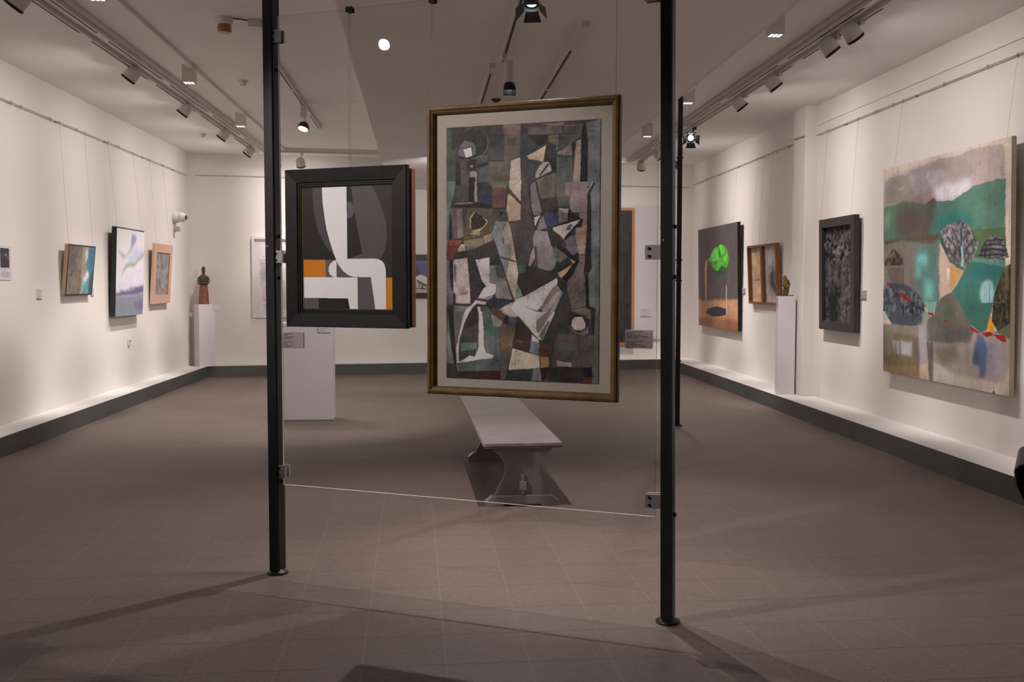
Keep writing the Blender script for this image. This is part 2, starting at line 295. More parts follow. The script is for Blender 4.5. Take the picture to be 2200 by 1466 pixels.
# ------------------------------------------------------------------ artwork pigments (colours traced per shape, u v in thousandths of the picture)
ART = {
 'MAIN': [
  (72,64,60,0,(0,1000,532,998,520,-88,-26,-102)),
  (68,76,68,0,(0,1000,39,997,34,932,66,893,63,769,1,770)),
  (72,76,66,0,(181,999,277,998,283,961,260,906,181,964)),
  (62,52,48,0,(39,997,133,997,100,963,90,926,37,909)),
  (55,52,48,0,(100,963,139,988,181,989,229,975,260,956,268,932,261,906,227,883,163,872,108,877,83,912)),
  (50,48,46,0,(107,959,126,979,178,983,222,970,235,948,196,938,151,947)),
  (58,47,42,0,(235,966,260,954,270,932,261,908,224,889,209,908,244,918,247,932)),
  (105,100,104,0,(90,926,122,947,180,936,196,923,202,893,176,879,180,920,112,912,93,915)),
  (112,108,112,0,(86,913,112,912,121,881,82,887)),
  (190,168,166,0,(114,911,170,918,176,883,127,877)),
  (48,42,40,0,(82,887,127,875,179,881,215,893,210,884,163,870,108,873)),
  (100,94,90,0,(108,872,166,868,214,882,208,873,150,864)),
  (52,46,42,0,(64,869,95,863,99,768,63,769)),
  (84,74,70,0,(92,865,140,865,149,835,94,836)),
  (92,84,78,0,(94,833,149,826,154,767,99,768)),
  (52,44,42,0,(140,867,195,871,207,837,162,829,143,835)),
  (142,132,128,0,(162,846,179,851,183,842,169,837)),
  (150,138,132,0,(159,822,194,826,207,815,208,796,191,802,158,799)),
  (48,40,38,0,(155,801,197,798,196,766,154,767)),
  (150,140,132,0,(195,800,207,800,207,770,198,770)),
  (92,84,80,0,(201,852,278,859,278,887,214,883)),
  (58,50,48,0,(194,836,287,850,284,856,204,845)),
  (96,88,88,0,(207,833,287,848,292,779,213,778)),
  (74,66,62,0,(287,995,381,996,381,957,286,959)),
  (70,66,62,0,(286,959,384,957,383,904,323,904,285,907)),
  (76,76,72,0,(333,952,384,950,383,904,326,906)),
  (88,78,70,0,(285,907,386,904,388,856,284,863)),
  (104,92,80,0,(284,863,429,859,415,761,292,763)),
  (124,106,102,0,(383,1000,496,999,496,961,465,958,384,960)),
  (108,94,84,0,(384,959,499,959,492,874,432,859,389,860)),
  (84,74,72,0,(405,947,474,949,458,920,411,920)),
  (184,162,146,0,(432,859,495,870,498,759,419,761)),
  (44,37,35,0,(216,984,245,973,265,956,273,932,264,908,247,894,224,884,219,889,240,898,257,912,264,932,257,953,238,969,213,980)),
  (98,90,86,0,(275,965,284,946,285,927,276,906,256,888,250,890,268,908,276,930,270,957)),
  (52,46,44,0,(286,961,384,959,384,957,286,958)),
  (56,48,44,0,(284,864,389,859,388,856,284,861)),
  (184,162,146,0,(419,782,501,780,500,698,425,747)),
  (76,68,64,0,(504,999,1000,1000,1000,748,501,759)),
  (84,68,62,0,(504,999,905,999,905,979,774,982,503,984)),
  (122,100,88,0,(629,994,768,996,768,984,890,985,890,979,684,983)),
  (94,90,88,0,(531,983,666,983,759,979,759,954,540,954)),
  (70,60,56,0,(504,999,543,983,543,954,503,957)),
  (88,88,86,0,(768,978,887,978,884,955,774,953)),
  (44,40,38,0,(540,952,674,951,671,922,616,908)),
  (66,72,76,0,(503,957,537,952,613,906,505,871)),
  (108,98,76,0,(677,949,729,949,735,917,732,910,680,922)),
  (70,60,58,0,(668,923,732,910,728,865,652,862)),
  (110,104,96,0,(729,949,744,949,737,892,722,885)),
  (84,88,82,0,(747,949,884,953,884,935,833,921,798,908,768,892,737,892,750,945)),
  (134,118,112,0,(798,908,819,917,824,871,785,869,737,874,728,883,768,892)),
  (54,52,50,0,(821,914,854,925,848,865,827,867)),
  (150,132,114,0,(851,922,881,928,884,834,872,750,827,752,839,853)),
  (108,104,102,0,(908,991,1000,999,1001,748,922,749,922,921)),
  (42,36,36,0,(887,979,905,989,916,939,922,904,919,770,878,771,881,941)),
  (92,96,90,0,(722,865,824,864,830,799,821,752,731,754)),
  (108,102,98,0,(734,800,779,799,773,753,734,754)),
  (76,74,72,0,(502,870,533,874,548,859,622,852,640,846,591,811,556,758,501,759)),
  (56,48,46,0,(652,862,728,865,722,809,695,812,683,848)),
  (172,150,126,0,(536,874,662,912,643,847,622,853,548,861)),
  (150,140,138,0,(649,849,680,846,695,821,692,812,627,795,594,787,591,809,619,835)),
  (52,46,46,0,(671,841,683,841,640,808,621,795,618,799)),
  (178,164,160,0,(652,813,674,830,695,821,689,812,634,795)),
  (110,102,90,0,(600,781,658,794,722,806,731,754,596,757)),
  (96,108,102,0,(2,788,61,787,46,721,29,686,18,656,19,561,2,510,-3,511)),
  (72,70,64,0,(60,768,154,768,147,705,55,704)),
  (46,40,38,0,(155,785,197,784,192,702,150,704)),
  (150,134,116,0,(190,784,206,784,211,703,195,700,189,737)),
  (64,60,62,0,(212,767,302,765,305,742,215,742)),
  (118,108,92,0,(308,781,416,779,409,755,308,755)),
  (46,42,40,0,(55,695,211,698,307,692,307,677,224,679,62,682)),
  (60,66,90,0,(215,742,305,742,307,692,224,696)),
  (124,80,72,0,(308,755,406,755,395,679,313,679)),
  (128,114,110,0,(55,699,172,703,192,698,59,695)),
  (92,82,76,0,(426,618,507,626,526,629,524,506,462,507)),
  (130,114,110,0,(68,680,107,679,118,564,75,557,71,646)),
  (108,94,96,0,(22,682,68,681,72,559,39,557,34,637)),
  (52,48,48,0,(18,652,38,637,42,557,19,557)),
  (84,72,66,0,(110,681,159,680,154,597,118,588)),
  (92,82,66,0,(146,680,420,670,404,626,334,625,302,586,254,568,118,550,118,592)),
  (150,134,104,0,(157,578,232,594,228,570,189,572)),
  (60,50,44,0,(158,637,191,666,242,645,274,629,254,603,180,595,164,616)),
  (160,144,112,0,(155,635,188,666,196,664,168,635,167,597,158,605)),
  (160,144,112,0,(170,589,232,598,254,607,271,624,242,645,280,629,279,618,254,602,232,589,183,586)),
  (120,108,88,0,(117,549,254,562,253,534,123,513)),
  (140,118,104,0,(254,568,305,580,317,552,260,536)),
  (84,76,64,0,(316,673,411,668,407,638,306,644)),
  (44,38,34,0,(354,665,386,659,367,647)),
  (128,130,128,0,(334,625,407,626,382,594,384,538,437,530,434,507,352,508,305,580)),
  (166,142,118,0,(424,734,502,689,498,628,420,623,405,668,412,723)),
  (164,146,134,0,(420,618,429,609,462,507,437,507,434,532,393,536,378,585,410,625)),
  (92,76,68,0,(419,768,425,751,505,696,524,672,520,666,496,689,418,734)),
  (140,66,50,0,(19,553,108,552,71,519,71,510,8,510)),
  (170,152,130,0,(101,537,124,537,126,509,74,515)),
  (88,80,76,0,(500,689,568,640,589,593,579,555,569,506,463,507,465,621,499,624)),
  (84,76,74,0,(501,777,556,761,562,684,574,643,500,689)),
  (128,120,118,0,(560,764,591,775,599,747,618,714,639,664,623,648,586,645,568,665,562,720)),
  (56,48,48,0,(550,761,560,763,565,684,586,643,574,643,559,684)),
  (112,104,92,0,(603,774,719,772,721,712,624,706)),
  (80,72,66,0,(627,705,721,710,727,668,642,666)),
  (108,104,98,0,(722,772,821,769,812,681,742,677,727,710)),
  (92,92,88,0,(727,713,806,712,806,681,736,675)),
  (130,114,110,0,(824,769,922,767,922,727,925,652,826,654,811,672)),
  (128,116,102,0,(785,770,818,769,812,715,785,720)),
  (60,52,50,0,(591,775,600,774,618,728,645,664,636,661,615,714)),
  (118,116,112,0,(940,722,966,766,1000,765,1000,503,948,503,948,641)),
  (150,136,124,0,(951,766,960,766,922,724,913,731,931,745)),
  (60,54,52,0,(963,766,969,760,934,716,925,713)),
  (150,124,104,0,(853,601,919,641,919,587,910,503,862,504,847,565)),
  (138,116,106,0,(868,651,925,650,919,605,886,597)),
  (52,42,42,0,(922,713,937,716,948,623,945,503,916,503,922,605)),
  (66,72,98,0,(648,655,733,655,736,603,669,603)),
  (132,122,118,0,(742,671,805,669,802,643,799,622,745,613,736,655)),
  (172,158,152,0,(745,670,805,667,802,651,766,655)),
  (112,106,112,0,(781,553,847,567,859,504,808,504,738,539)),
  (70,62,66,0,(790,551,844,570,847,588,826,585)),
  (48,40,38,0,(805,661,868,635,898,624,886,597,850,596,787,545,781,555,832,589,865,612,754,608,802,622)),
  (70,62,56,0,(672,591,699,585,772,557,811,504,759,504,705,532)),
  (190,174,166,0,(705,596,772,607,880,626,865,612,832,596,778,553,742,571,708,585)),
  (110,100,96,0,(808,607,832,610,814,585,787,584)),
  (186,170,166,0,(586,639,626,646,592,601)),
  (138,126,126,0,(626,639,648,642,669,594,616,586,604,591)),
  (140,130,128,0,(595,588,672,581,708,505,585,506,576,559)),
  (104,92,86,0,(807,405,871,463,909,452,903,419,915,383,921,296,831,284,798,357)),
  (86,78,74,0,(473,527,570,526,547,452,475,456)),
  (160,146,132,0,(569,506,585,524,594,476,566,450,550,450)),
  (100,96,98,0,(585,526,613,525,615,442,581,454,597,474)),
  (142,132,130,0,(604,526,702,525,729,470,719,444,692,429,615,441)),
  (124,114,108,0,(708,517,726,523,811,487,759,462,729,468)),
  (122,116,122,0,(781,524,859,523,862,501,838,487,820,496)),
  (42,38,40,0,(723,524,759,524,835,489,862,498,871,467,853,465,817,476)),
  (66,68,68,0,(759,457,808,480,835,454,768,435,725,427,729,444)),
  (176,150,106,0,(817,476,853,465,835,456)),
  (40,38,40,0,(853,465,871,465,837,420,798,390,771,394,765,402,801,425)),
  (180,156,112,0,(738,422,829,453,801,427,762,402,747,409)),
  (76,68,64,0,(553,448,732,424,741,409,689,391,571,352,524,333,508,346,518,387)),
  (80,68,62,0,(481,417,541,422,515,357,502,357)),
  (82,98,82,0,(482,452,538,454,528,422,487,421)),
  (140,150,130,0,(474,387,502,352,515,331,467,322)),
  (174,160,146,0,(463,488,484,421,467,324,461,322)),
  (194,178,176,0,(524,331,734,402,743,387,710,348,611,274,461,305,461,320)),
  (188,172,170,0,(461,307,611,270,660,252,479,251,460,262)),
  (138,126,124,0,(713,370,740,378,759,357,645,283,623,276,660,320)),
  (168,152,148,0,(752,359,768,352,660,252,626,252,642,283)),
  (158,142,138,0,(765,346,777,352,728,284,709,253,672,253,719,306)),
  (58,52,50,0,(740,394,798,387,795,357,759,359,734,378)),
  (68,66,64,0,(777,354,798,350,834,280,834,254,715,253)),
  (112,100,92,0,(874,494,910,492,909,452,871,467)),
  (158,134,114,0,(859,523,913,523,910,494,871,494)),
  (116,116,108,0,(948,521,1000,520,1001,255,981,255,978,288,939,297,930,412,951,445)),
  (54,42,42,0,(916,523,948,522,942,457,954,448,939,423,903,423,909,458)),
  (48,40,40,0,(912,419,927,416,936,303,939,288,918,296,912,379)),
  (124,108,94,0,(834,282,915,292,951,279,957,254,831,254)),
  (58,50,46,0,(939,296,978,287,978,255,957,254)),
  (124,62,48,0,(12,531,71,530,67,504,44,479,8,476)),
  (168,150,132,0,(101,528,124,528,127,511,71,506)),
  (116,106,88,0,(127,528,240,528,130,509)),
  (70,62,58,0,(51,502,130,507,333,526,364,488,370,451,404,395,454,314,294,319,168,302,145,473,54,481)),
  (104,106,108,0,(1,478,21,472,25,384,44,342,43,294,0,293)),
  (54,44,42,0,(21,474,54,473,51,351,31,351)),
  (168,152,146,0,(50,474,142,482,157,406,165,300,63,301,61,338,44,345)),
  (110,102,106,0,(53,464,70,452,65,380,55,395)),
  (124,114,112,0,(87,342,146,346,143,336,84,336)),
  (128,118,112,0,(297,451,370,451,404,391,447,318,339,323,333,346,337,376,299,382)),
  (100,90,86,0,(326,459,370,451,398,395,347,404)),
  (136,126,126,0,(214,325,324,331,291,314,204,319)),
  (196,178,178,0,(200,475,294,483,295,382,337,376,337,348,317,333,269,327,259,321,217,325,257,367,234,370,247,384)),
  (64,54,54,0,(224,370,251,387,273,368,231,361)),
  (132,128,124,0,(349,507,437,525,434,488,418,466,404,406,377,464)),
  (176,160,142,0,(437,525,456,525,471,471,486,421,473,357,457,320,404,406,421,469,434,482)),
  (84,74,70,0,(364,487,389,485,471,467,471,463,374,478)),
  (58,66,92,0,(291,317,444,308,367,282,304,293)),
  (116,120,112,0,(50,292,165,290,138,279,111,249,52,248)),
  (64,58,56,0,(10,294,43,294,52,248,6,248)),
  (70,58,54,0,(191,290,213,298,233,291,226,249,151,254)),
  (96,96,90,0,(239,289,281,289,338,250,242,250)),
  (186,168,164,0,(198,315,275,306,262,295,210,300,191,292,151,256,111,249,138,281,168,292)),
  (184,168,162,0,(210,287,229,289,242,250,222,249)),
  (104,88,68,0,(304,283,352,280,396,269,434,251,338,250)),
  (164,152,146,0,(358,280,447,308,437,282,484,251,434,251)),
  (190,174,172,0,(450,307,479,316,523,331,522,251,484,251,437,282)),
  (80,72,68,0,(460,239,725,272,976,273,976,0,457,-5)),
  (100,106,100,0,(6,267,364,269,364,36,86,27,1,60)),
  (116,118,110,0,(5,236,15,185,51,57,23,56,3,139)),
  (60,52,50,0,(13,268,48,268,63,103,78,2,67,1,35,123)),
  (72,64,64,0,(1,56,65,57,71,1,0,0)),
  (78,76,72,0,(161,268,220,268,217,125,196,92,90,72,86,124,121,216)),
  (66,54,52,0,(160,262,216,268,219,221,128,200)),
  (110,124,112,0,(102,144,210,146,210,121,98,107)),
  (84,112,98,0,(264,228,353,212,352,180,266,175)),
  (116,112,114,0,(266,173,356,180,361,97,279,106,259,146)),
  (180,166,160,0,(122,268,161,268,118,214,92,161,84,103,86,66,327,96,316,86,69,59,67,123,93,189)),
  (188,172,168,0,(220,269,244,269,256,201,259,130,272,106,327,96,230,76,97,66,157,92,195,88,221,130)),
  (160,144,138,0,(302,262,384,229,363,212,325,212)),
  (104,88,70,0,(306,270,371,270,401,257,384,229)),
  (150,142,140,0,(374,270,455,270,475,248,425,253)),
  (62,52,50,0,(401,255,421,253,417,225,383,227)),
  (98,96,102,0,(421,253,478,244,468,209,424,211)),
  (110,92,76,0,(353,208,383,225,468,207,443,124,397,0,373,2,362,127)),
  (108,96,84,0,(365,127,443,128,429,78,387,0,370,16)),
  (86,92,92,0,(86,60,361,87,364,38,89,27)),
  (68,48,42,0,(82,27,367,36,373,2,78,2)),
  (66,54,48,0,(478,238,521,224,521,162,467,169)),
  (86,58,50,0,(464,165,521,162,520,119,447,129)),
  (192,170,152,0,(447,125,520,117,519,45,422,41,436,88)),
  (192,176,172,0,(458,270,526,271,525,228)),
  (66,66,68,0,(418,37,523,43,523,1,401,0)),
  (74,56,48,0,(477,242,573,190,573,158,559,114,459,129,459,173)),
  (104,70,62,0,(466,165,520,158,519,148,472,149)),
  (186,172,168,0,(464,270,725,272,643,159,619,163)),
  (128,120,116,0,(607,240,673,271,706,271,616,185,603,211)),
  (120,116,112,0,(616,175,679,235,693,235,643,163)),
  (190,172,164,0,(573,184,619,161,619,149,573,158)),
  (112,116,130,0,(570,158,623,147,622,103,559,114)),
  (96,66,50,0,(626,159,643,153,705,128,692,94,629,97)),
  (190,166,152,0,(459,123,622,101,628,53,575,48,458,42)),
  (170,132,78,0,(629,97,688,94,685,56,635,53)),
  (66,42,38,0,(632,51,688,56,671,12,641,1)),
  (62,62,64,0,(458,40,585,48,575,2,457,-1)),
  (128,116,114,0,(585,48,628,51,638,1,575,2)),
  (98,90,80,0,(877,178,970,187,970,65,899,60)),
  (88,82,78,0,(738,188,868,185,896,68,835,59,744,57,704,56,718,132)),
  (164,148,138,0,(737,85,832,75,828,59,737,61)),
  (60,54,50,0,(691,54,899,60,906,1,674,4)),
  (118,100,86,0,(849,272,951,272,951,245,925,249,887,264)),
  (62,54,52,0,(810,271,919,260,941,233,932,188,887,182,826,201,807,232)),
  (124,112,110,0,(806,218,855,189,900,180,935,194,935,221,916,206,871,193)),
  (190,162,158,0,(849,254,897,254,919,229,913,209,884,201,845,205,826,222,832,242)),
  (66,52,48,0,(951,272,976,272,973,187,954,186)),
  (96,94,82,0,(976,272,1002,273,1002,1,960,0,970,136)),
  (34,32,34,0,(906,60,960,61,960,26,903,24)),
  (98,40,30,0,(906,24,960,25,960,1,906,1)),
 ],
 'FIGURE': [
  (54,46,46,0,(-16,991,1016,1005,1008,-9,-12,-12)),
  (43,35,35,0,(-16,1001,115,997,206,646,363,445,378,404,8,407)),
  (76,68,70,0,(115,1001,224,1001,241,761,317,550,371,433,268,505,173,646,128,811)),
  (43,37,37,0,(500,1004,551,1003,579,834,669,451,506,412)),
  (90,82,84,0,(505,868,548,867,576,840,587,801,572,762,546,742,502,741)),
  (84,76,78,0,(551,1003,773,1001,827,925,872,843,912,751,933,664,938,584,925,504,899,448,870,409,791,410,618,411,514,409,669,451,623,637,579,822)),
  (168,110,28,0,(-12,406,257,403,262,260,-6,260)),
  (92,84,86,0,(262,403,386,402,472,316,535,261,383,259,262,258)),
  (194,188,196,0,(224,1005,500,1004,503,409,791,410,838,406,882,391,909,365,922,327,926,265,925,-9,810,-8,761,260,567,262,519,274,456,309,401,363,355,445,309,550,271,656,249,761,230,878)),
  (90,82,84,0,(618,259,761,260,810,-8,616,-8)),
  (194,188,196,0,(383,399,346,393,313,372,293,341,291,312,306,283,335,265,380,259)),
  (188,182,187,0,(-15,260,614,259,616,-8,529,-7,507,87,-18,90)),
  (92,84,86,0,(-18,90,175,89,176,-6,-20,-6)),
  (46,38,38,0,(175,89,507,87,529,-7,176,-6)),
  (172,116,28,0,(930,256,1014,257,1008,-9,927,-9)),
 ],
 'LAND': [
  (204,186,172,0,(-13,1010,1006,1006,1019,-237,4,-428)),
  (184,164,158,0,(7,932,72,953,226,948,244,964,319,963,424,974,513,984,633,974,745,992,946,979,959,949,964,836,710,809,515,786,2,806)),
  (152,138,132,3,(21,934,238,962,513,981,589,925,452,856,382,793,198,824,16,811)),
  (172,160,158,2,(238,943,513,947,565,900,409,861,297,844)),
  (222,208,210,2,(446,857,732,877,747,835,663,801,601,788,479,798)),
  (206,190,188,1,(142,887,191,894,197,887,148,877)),
  (206,190,188,1,(365,891,397,913,424,933,402,933)),
  (92,124,106,0,(2,810,105,815,198,827,298,808,388,793,420,807,452,814,473,804,484,800,546,797,606,793,701,818,747,835,844,841,907,846,964,841,969,363,8,356)),
  (98,88,80,4,(112,805,198,827,298,808,388,793,452,814,474,799,463,759,438,623,120,642)),
  (104,90,82,0,(404,794,426,809,452,814,473,804,463,773,421,772)),
  (40,116,112,4,(464,719,640,746,748,708,757,664,730,656,517,657,459,664)),
  (150,170,140,3,(9,786,55,782,56,718,10,702)),
  (94,86,60,1,(4,647,151,651,506,655,507,634,444,615,357,623,163,647,89,629,11,623)),
  (112,76,52,1,(323,643,465,646,496,632,444,615,368,622)),
  (136,124,116,0,(5,624,182,639,357,618,502,612,505,332,8,324)),
  (92,110,74,0,(739,660,964,655,973,597,968,506,759,529,785,595)),
  (108,136,126,3,(300,614,502,617,499,360,382,330,302,426)),
  (126,194,186,2,(312,565,368,577,418,548,391,520,324,528)),
  (120,178,166,2,(369,464,413,454,457,424,452,366,382,365)),
  (120,172,160,2,(307,517,352,521,353,455,308,456)),
  (104,86,80,9,(6,542,102,609,170,571,207,523,12,522)),
  (120,104,98,0,(32,515,201,517,202,433,72,444)),
  (196,168,150,0,(503,620,579,534,672,489,693,483,600,398,545,386,504,363)),
  (192,150,100,1,(584,531,672,489,690,485,595,400,585,423)),
  (208,206,186,0,(564,509,584,499,580,449,565,452)),
  (116,146,134,0,(759,546,963,527,968,499,745,519)),
  (104,104,104,9,(786,555,820,591,846,621,901,628,942,614,975,577,991,536,889,535)),
  (56,56,58,0,(842,613,954,611,958,604,838,605)),
  (56,56,58,0,(829,595,963,590,971,583,820,588)),
  (50,50,52,0,(812,578,975,572,979,564,803,569)),
  (50,50,52,0,(794,557,983,552,987,545,790,550)),
  (66,116,102,0,(713,507,754,530,960,501,911,420,903,400,883,316,692,312,615,398)),
  (52,114,116,3,(755,519,956,501,932,451,737,454)),
  (160,190,192,1,(900,397,897,377,887,359,872,348,853,343,835,347,819,359,808,376,804,397,808,418,818,436,834,447,852,451,870,447,886,435,896,417)),
  (100,140,140,0,(863,434,869,434,870,345,864,345)),
  (84,78,58,9,(956,499,1030,519,1032,320,888,316,903,394,924,433)),
  (34,40,30,1,(991,500,1030,509,1032,320,997,319)),
  (62,72,72,0,(509,646,548,615,578,565,548,566,517,611)),
  (128,120,120,9,(511,666,572,690,679,705,702,690,749,654,790,598,759,546,686,491,662,500,574,554,568,577,538,615)),
  (88,84,86,0,(597,679,665,610,656,605,587,674)),
  (88,84,86,0,(563,642,661,572,652,567,558,634)),
  (88,84,86,0,(578,587,662,528,652,525,573,576)),
  (88,84,86,0,(712,668,680,615,689,612,726,656)),
  (88,84,86,0,(758,627,689,576,699,573,767,612)),
  (88,84,86,0,(767,583,695,535,699,529,772,575)),
  (80,76,78,0,(660,672,674,671,675,593,666,594)),
  (156,196,192,0,(670,594,685,593,688,505,666,505)),
  (90,110,108,0,(569,559,667,505,667,492,579,536,548,566)),
  (98,102,108,9,(1,412,72,440,202,433,303,401,371,365,393,306,2,298)),
  (74,78,84,1,(78,440,202,433,297,404,233,401,98,415)),
  (156,56,52,0,(40,447,66,428,59,418,40,434)),
  (152,46,44,0,(142,389,185,395,268,358,274,340,227,355,173,373)),
  (116,108,98,0,(545,386,605,395,697,326,458,322)),
  (160,144,136,0,(-10,237,773,265,1027,235,1030,-23,-6,-52)),
  (94,100,106,9,(3,350,377,354,389,290,362,247,239,236,90,237,30,281)),
  (78,84,90,1,(36,308,367,278,356,250,239,240,96,241)),
  (140,172,158,0,(383,354,497,355,455,298,417,306)),
  (150,150,146,1,(367,305,417,306,455,295,423,237,356,223)),
  (118,110,100,0,(487,355,654,356,727,293,764,240,737,189,402,173,406,267,461,295)),
  (104,100,94,3,(519,253,750,250,728,188,457,176)),
  (96,110,92,2,(529,326,606,316,606,287,555,286)),
  (70,116,102,0,(654,356,891,359,858,254,809,236,745,266)),
  (216,154,48,0,(879,316,900,277,905,243,853,246)),
  (66,62,44,9,(893,359,1034,360,1035,292,1007,286,926,246,888,290)),
  (36,38,28,1,(986,359,1034,360,1035,274,1003,255)),
  (104,110,76,0,(926,246,1003,285,1019,273,996,224,905,243)),
  (128,112,98,2,(468,150,656,179,667,106,532,72)),
  (150,136,128,2,(652,173,737,189,766,108,662,72)),
  (168,162,160,2,(333,246,401,255,408,86,341,81)),
  (144,132,118,0,(4,231,333,240,336,7,-3,0)),
  (124,110,86,1,(103,196,287,195,311,162,104,154)),
  (176,166,164,1,(84,156,276,163,271,91,117,99)),
  (120,106,84,1,(123,155,135,155,130,103,120,103)),
  (120,106,84,1,(160,157,173,157,174,94,161,93)),
  (132,116,88,1,(6,95,323,95,312,42,13,36)),
  (162,130,102,1,(-4,31,335,53,342,2,-3,0)),
  (122,106,96,1,(282,188,334,197,345,5,324,6,312,97,280,95)),
  (200,176,154,1,(341,66,414,75,426,2,339,3)),
  (118,106,102,0,(402,173,457,173,453,-4,426,-4,414,96)),
  (190,174,164,1,(458,87,511,74,643,48,820,48,907,46,908,4,564,3,461,-2)),
  (206,188,172,1,(564,1,1002,-1,1001,114,920,42,748,38)),
  (172,150,144,2,(633,98,802,95,802,60,648,54)),
  (160,146,148,3,(863,212,988,213,990,49,860,46)),
  (140,144,150,1,(854,206,889,197,885,118,855,113)),
  (88,104,130,1,(787,230,827,232,859,174,855,110,842,58,825,48,807,57,802,103,756,108,765,163)),
  (76,90,112,1,(756,119,774,164,801,165,802,103,761,105)),
  (158,40,36,0,(411,306,455,301,461,292,423,294)),
  (158,40,36,0,(530,279,581,272,571,266,535,274)),
  (158,40,36,0,(732,249,750,256,800,238,792,230)),
  (158,40,36,0,(818,237,853,243,882,243,888,232,845,224)),
  (158,40,36,0,(884,234,971,233,980,213,960,206,926,215)),
  (140,28,30,0,(903,14,920,-3,889,-4)),
 ],
 'TREE': [
  (84,76,74,0,(-51,1023,1048,1018,1018,-21,-49,-29)),
  (178,132,100,2,(-50,264,1027,294,1018,-21,-49,-29)),
  (150,100,70,3,(-49,86,1021,107,1018,-21,-49,-29)),
  (44,36,33,0,(755,169,736,149,679,131,593,117,489,109,382,108,289,116,225,131,202,150,225,171,289,190,383,204,491,211,595,210,681,201,736,187)),
  (196,142,110,0,(215,681,248,685,262,642,238,617,232,398,217,191,244,153,193,160,190,398,179,583)),
  (170,156,148,0,(727,422,747,422,753,154,729,149)),
  (84,70,66,0,(691,569,711,569,745,422,721,421)),
  (56,84,46,8,(381,612,579,639,786,632,805,583,723,536,555,505,436,534)),
  (84,160,54,8,(267,673,325,718,405,766,517,799,614,818,697,801,738,778,778,730,806,664,765,600,621,605,535,565,447,567,370,612,370,643)),
  (112,204,70,8,(302,676,394,758,495,798,580,740,601,689,514,659,382,664)),
  (112,204,70,8,(560,809,687,800,728,766,685,710,623,713,591,756)),
  (100,190,64,8,(437,627,536,628,546,582,469,567,414,594)),
  (104,196,62,1,(643,670,747,732,767,698,705,643)),
  (50,88,40,1,(570,775,612,713,590,681,559,733)),
 ],
 'SEA': [
  (122,108,96,0,(-96,1035,1138,1101,1309,-97,-80,-70)),
  (104,92,82,6,(-6,993,337,1010,369,333,52,447)),
  (120,100,84,6,(340,688,536,718,596,-12,397,-9)),
  (150,146,132,4,(541,996,792,1008,717,723,745,529,812,385,653,215,641,-13,529,-11,546,334,517,693)),
  (214,206,200,4,(613,335,729,481,832,409,737,263,664,143)),
  (196,196,190,4,(645,904,732,944,717,723,662,625)),
  (60,112,128,4,(816,1009,1149,1026,1300,-35,825,-28,835,385,742,554,733,773)),
  (96,160,160,4,(605,239,780,287,870,-16,663,-13)),
  (64,76,78,4,(895,459,978,534,1059,-31,871,-28)),
 ],
 'MARBLE': [
  (212,200,200,0,(-155,1016,1131,1018,1124,-87,-222,-45)),
  (226,216,214,4,(37,979,434,988,422,761,221,724,69,776)),
  (150,154,176,2,(45,783,171,722,323,702,474,771,519,870,492,894,591,962,673,925,626,849,501,747,299,677,147,698)),
  (140,146,172,2,(526,968,700,926,652,859,521,846)),
  (180,184,200,4,(683,793,1013,786,991,717,562,624,352,653)),
  (152,158,140,2,(317,587,380,612,615,633,773,687,1014,769,1032,735,804,637,619,574,383,554,256,520,189,445,170,461,230,536)),
  (206,196,206,4,(258,487,756,551,999,631,1018,422,446,370)),
  (198,190,204,4,(60,403,632,387,992,405,968,352,450,318,40,270)),
  (96,88,118,2,(-9,262,191,298,451,297,637,318,1009,365,1004,271,753,238,-8,220)),
  (96,88,118,2,(449,327,663,339,692,322,477,310)),
  (128,124,138,2,(-8,224,753,242,1004,271,1000,-9,-49,-7)),
  (120,126,130,4,(-7,212,592,187,605,1,-25,1)),
  (110,104,128,2,(622,152,1013,173,1007,73,710,79)),
 ],
 'PIGEON': [
  (96,88,124,0,(-231,950,962,996,962,496,-231,408)),
  (180,166,160,0,(-231,408,962,496,962,10,-231,-64)),
  (170,158,150,2,(-231,241,962,302,962,10,-231,-64)),
  (84,72,68,0,(669,732,715,806,746,781,762,671,800,550,785,368,708,416,677,552)),
  (196,184,172,0,(692,498,769,561,846,513,908,394,969,261,908,227,792,313,708,416)),
  (92,82,78,0,(708,416,792,327,908,241,1000,139,985,96,862,195,754,282,715,333)),
  (60,52,50,0,(662,148,962,149,962,121,662,120)),
  (70,60,58,0,(738,308,754,309,754,157,738,155)),
  (70,60,58,0,(792,271,808,273,815,149,792,146)),
 ],
 'DRAWING': [
  (196,184,180,0,(-298,1108,1485,1103,1485,-113,-298,-126)),
  (150,140,136,2,(0,736,71,740,87,119,24,183)),
  (176,164,160,3,(24,460,1071,400,1071,-59,24,44)),
  (70,60,56,0,(312,705,381,743,427,759,427,657,366,653)),
  (120,108,104,1,(312,603,449,658,457,584,358,483)),
  (60,50,46,0,(358,537,457,591,472,518,366,463)),
  (90,60,46,0,(358,428,427,447,465,354,449,299,381,253,358,333)),
  (56,46,44,0,(366,293,472,369,562,160,487,31,366,47)),
  (40,36,36,0,(525,899,1000,789,1071,531,710,440)),
  (100,70,56,0,(637,367,1071,466,1071,138,710,106)),
 ],
}

